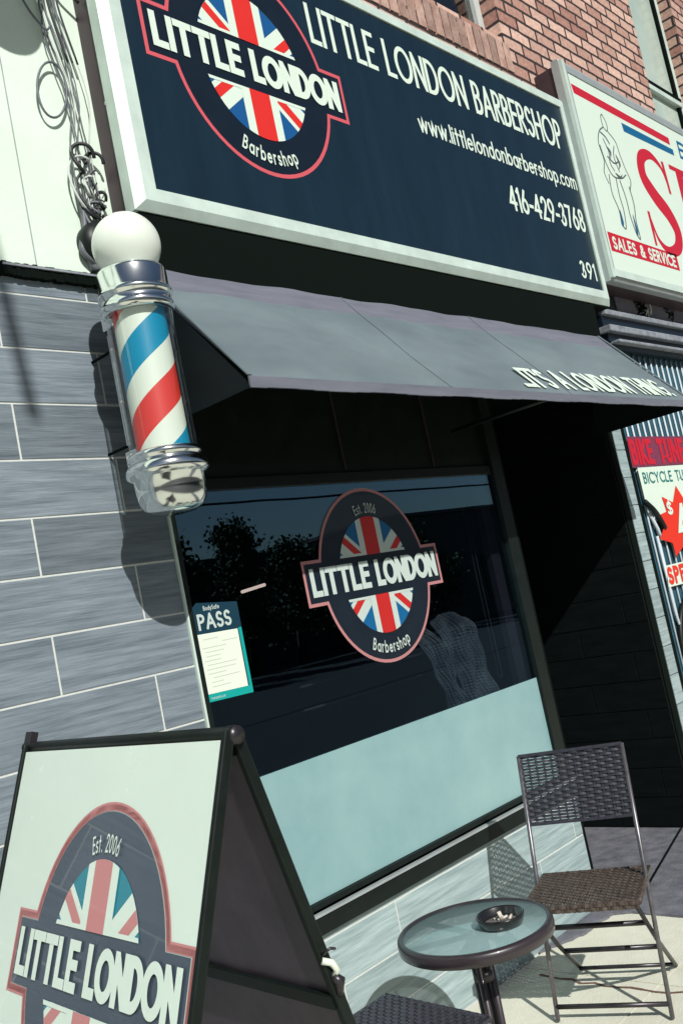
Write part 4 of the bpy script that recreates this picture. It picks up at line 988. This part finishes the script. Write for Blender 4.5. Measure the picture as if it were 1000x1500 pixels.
# posters in the neighbour's window
pq = Plane((0,D-.002,0), (1,0,0), (0,0,1), (0,-1,0))
b1 = thing('tune_up_banner', (6.1,D-.004,2.1), 'red BIKE TUNE UP lettering hung over the blue shutter', 'banner')
mb = MB(); mb.poly([pq.p(*q,.0) for q in ((5.435,2.090),(5.45,2.285),(6.56,2.285),(6.56,2.095))]); mb.build('strip', mat('banner_dull_red', (.26,.03,.07), .6, nscale=30, col2=(.10,.035,.08), stretch=(4,1,.5)), b1)
mb = MB(); pq.put(mb, text_polys('BIKE TUNE UP', 5.455, 6.50, 2.105, .165, .20, .13), .002); mb.build('lettering', M['signred'], b1)
p1 = thing('price_poster', (6.3,D-.004,1.75), 'white BICYCLE TUNE UP poster with red price burst in shop window', 'poster')
mb = MB(); o = [(5.487,2.088),(7.4,2.090),(7.4,1.62),(6.2,1.60),(5.99,1.55),(5.63,1.79),(5.487,1.81)]
mb.poly([pq.p(*q,.006) for q in o]); mb.build('sheet', M['signw'], p1)
mb = MB(); pq.put(mb, text_polys('BICYCLE TUNE UP', 5.53, 6.42, 1.985, .072, .15, .15), .008); mb.build('heading', M['posterteal'], p1)
mb = MB(); bur = [(5.96,1.955),(6.03,1.87),(6.16,1.90),(6.17,1.80),(6.33,1.76),(6.22,1.69),(6.27,1.57),(6.10,1.60),(5.93,1.50),(5.88,1.575),(5.72,1.515),(5.715,1.60),(5.555,1.64),(5.64,1.70),(5.565,1.775),(5.74,1.80),(5.72,1.895),(5.86,1.85)]
cc = (5.97,1.73)
for i in range(len(bur)): mb.poly([pq.p(*cc,.010), pq.p(*bur[i],.010), pq.p(*bur[(i+1) % len(bur)],.010)])
mb.build('price_burst', M['sunred'], p1)
mb = MB(); pq.put(mb, text_polys('$', 5.745, 5.825, 1.775, .085, .2, .1), .013); pq.put(mb, text_polys('45', 5.845, 6.17, 1.60, .24, .2, .1), .013); mb.build('price', M['signw'], p1)
p2 = thing('special_sticker', (5.9,D-.004,1.34), 'red SPECIAL lettering on a pale strip below the price poster', 'sticker')
mb = MB(); mb.poly([pq.p(*q,.006) for q in ((5.525,1.345),(5.56,1.475),(6.3,1.475),(6.3,1.34))]); mb.build('strip', M['signw'], p2)
mb = MB(); pq.put(mb, text_polys('SPECIAL', 5.545, 6.15, 1.355, .11, .24, .1), .008); mb.build('lettering', M['sunred'], p2)
bk = thing('display_bicycle', (5.9,D+.07,.9), 'dark bicycle frame and wheel dimly seen behind the shop window bars', 'bicycle')
mb = MB(); mb.tube([(5.5,D+.0,1.84),(5.58,D+.0,1.70),(5.60,D+.0,1.63)], .012, 8); mb.tube([(5.55,D+.0,1.66),(5.55,D+.0,1.2),(5.62,D+.0,.8)], .009, 8); mb.build('fork', M['slat'], bk)
mb = MB(); mb.tube([(5.85+.32*math.cos(a), D+.0, .95+.32*math.sin(a)) for a in [2*PI*t/40 for t in range(40)]], .018, 8, closed=True); mb.build('wheel', M['black'], bk)
mb = MB(); mb.tube(wiggle([(5.47,D-.01,1.88),(5.52,D-.03,1.82),(5.60,D-.02,1.76),(5.66,D-.01,1.70)], 6), .016, 8); mb.build('handlebar', M['black'], bk)

# ------------------------------------------------------------------ across the street (seen mirrored in the glass)
def tree(x, y, h, r, lab):
    t = thing('street_tree', (x,y,-.14), lab, 'tree', 'trees across the street')
    mb = MB(); mb.tube([(x,y,-.14),(x+.1,y,h*.35),(x,y+.1,h*.7)], [.22,.15,.06], 8)
    for i in range(5):
        a = i*1.3; mb.tube([(x+.05,y,h*.35+i*.2),(x+r*.6*math.cos(a),y+r*.6*math.sin(a),h*.55+i*.25)], [.07,.02], 6)
    mb.build('trunk', M['bark'], t)
    mb = MB()
    cl = [(V((random.gauss(0,r*.5),random.gauss(0,r*.5),random.uniform(h*.22,h*.93))), random.uniform(.35,.75)) for _ in range(60)]
    for c0, cr in cl:
        taper = 1-max(0,(c0.z-h*.5))/(h*.62); c0 = V((c0.x*taper, c0.y*taper, c0.z))
        for _ in range(100):
            p = V((x,y,0))+c0+V((random.gauss(0,cr*.5),random.gauss(0,cr*.5),random.gauss(0,cr*.4))); s = random.uniform(.06,.12)
            a = V((random.uniform(-1,1),random.uniform(-1,1),random.uniform(-1,1))).normalized(); b = a.orthogonal().normalized()
            mb.poly([p-a*s,p+b*s*.6,p+a*s,p-b*s*.6])
    mb.build('crown', M['leaf'], t)
random.seed(5)
TT = [(16.5,5.2,2.0,'broad leafy tree at the left end of the row across the street'),(20.0,5.4,1.8,'leafy tree second in the row across the street'),(23.9,6.1,1.1,'tall narrow tree rising above its neighbours across the street'),(26.6,5.0,1.7,'low spreading tree in the middle of the row across the street'),(29.8,4.6,1.9,'low round tree right of the row middle across the street'),(33.3,5.2,1.9,'leafy tree beside the flat roofed building across the street')]
for x, h, r, lab in TT: tree(x, -22+random.uniform(-.6,.6), h, r, lab)
fb = thing('far_building', (48,-27,0), 'low flat roofed brown building across the street', 'building')
mb = MB(); mb.box((35.5,-30,-.14),(70,-24,5.45)); mb.build('wall', M['far'], fb)
mb = MB(); mb.box((35.3,-30.2,5.451),(70.2,-23.8,5.62)); mb.build('parapet', M['brown'], fb)
for i in range(6):
    mb = MB(); mb.box((37+i*5,-24.0,.6),(39.5+i*5,-23.95,3.0)); mb.build('window', M['black'], fb)
fb2 = thing('far_house', (0,-30,0), 'long brown building far across the street behind the trees', 'building')
mb = MB(); mb.box((-60,-34,-.14),(35,-28,4.9)); mb.build('wall', M['far'], fb2)
mb = MB(); mb.box((-60.2,-34.2,4.901),(35.2,-27.8,5.05)); mb.build('roof', M['brown'], fb2)
mb = MB(); pts = [(x, -14.9, 5.17-.00004*(x-20)**2*0) for x in range(-20, 80, 4)]; mb.tube(pts, .035, 6)
tag(mb.build('overhead_wire', M['cable_b']), 'dark overhead wire crossing the sky above the street', 'wire')

# ------------------------------------------------------------------ light, sky, camera
w = bpy.data.worlds.new('World'); bpy.context.scene.world = w; w.use_nodes = True
nt = w.node_tree; bg = nt.nodes['Background']; sk = nt.nodes.new('ShaderNodeTexSky'); sk.sky_type = 'NISHITA'; sk.sun_disc = False
sd = -S_DIR.normalized(); el = math.asin(sd.z); az = math.atan2(sd.x, sd.y)
sk.sun_elevation = el; sk.sun_rotation = az % (2*PI)
nt.links.new(sk.outputs[0], bg.inputs[0]); bg.inputs[1].default_value = .05
ld = bpy.data.lights.new('sun', 'SUN'); ld.energy = 5.0; ld.angle = math.radians(.5); ld.color = (1, .99, .95)
lo = bpy.data.objects.new('sun', ld); C.objects.link(lo); lo.rotation_euler = (-S_DIR.normalized()).to_track_quat('Z', 'Y').to_euler(); lo.location = (-5,-10,12)

cd = bpy.data.cameras.new('camera'); co = bpy.data.objects.new('camera', cd); C.objects.link(co)
R0 = V((0.6743039134,-0.7107629153,-0.2003255116)); R1 = V((-0.0623423918,0.2155164761,-0.9745081194)); R2 = V((0.7358176802,0.6696034101,0.1010129431))
mx = Matrix((R0, -R1, -R2)).transposed().to_4x4(); mx.translation = V((0,0,1.6)); co.matrix_world = mx
cd.sensor_fit = 'VERTICAL'; cd.sensor_height = 36; cd.lens = 36*1400/1500; cd.clip_end = 500; cd.clip_start = .05
sc = bpy.context.scene; sc.camera = co
sc.view_settings.view_transform = 'Standard'; sc.view_settings.look = 'None'; sc.view_settings.exposure = -.12; sc.view_settings.gamma = 1
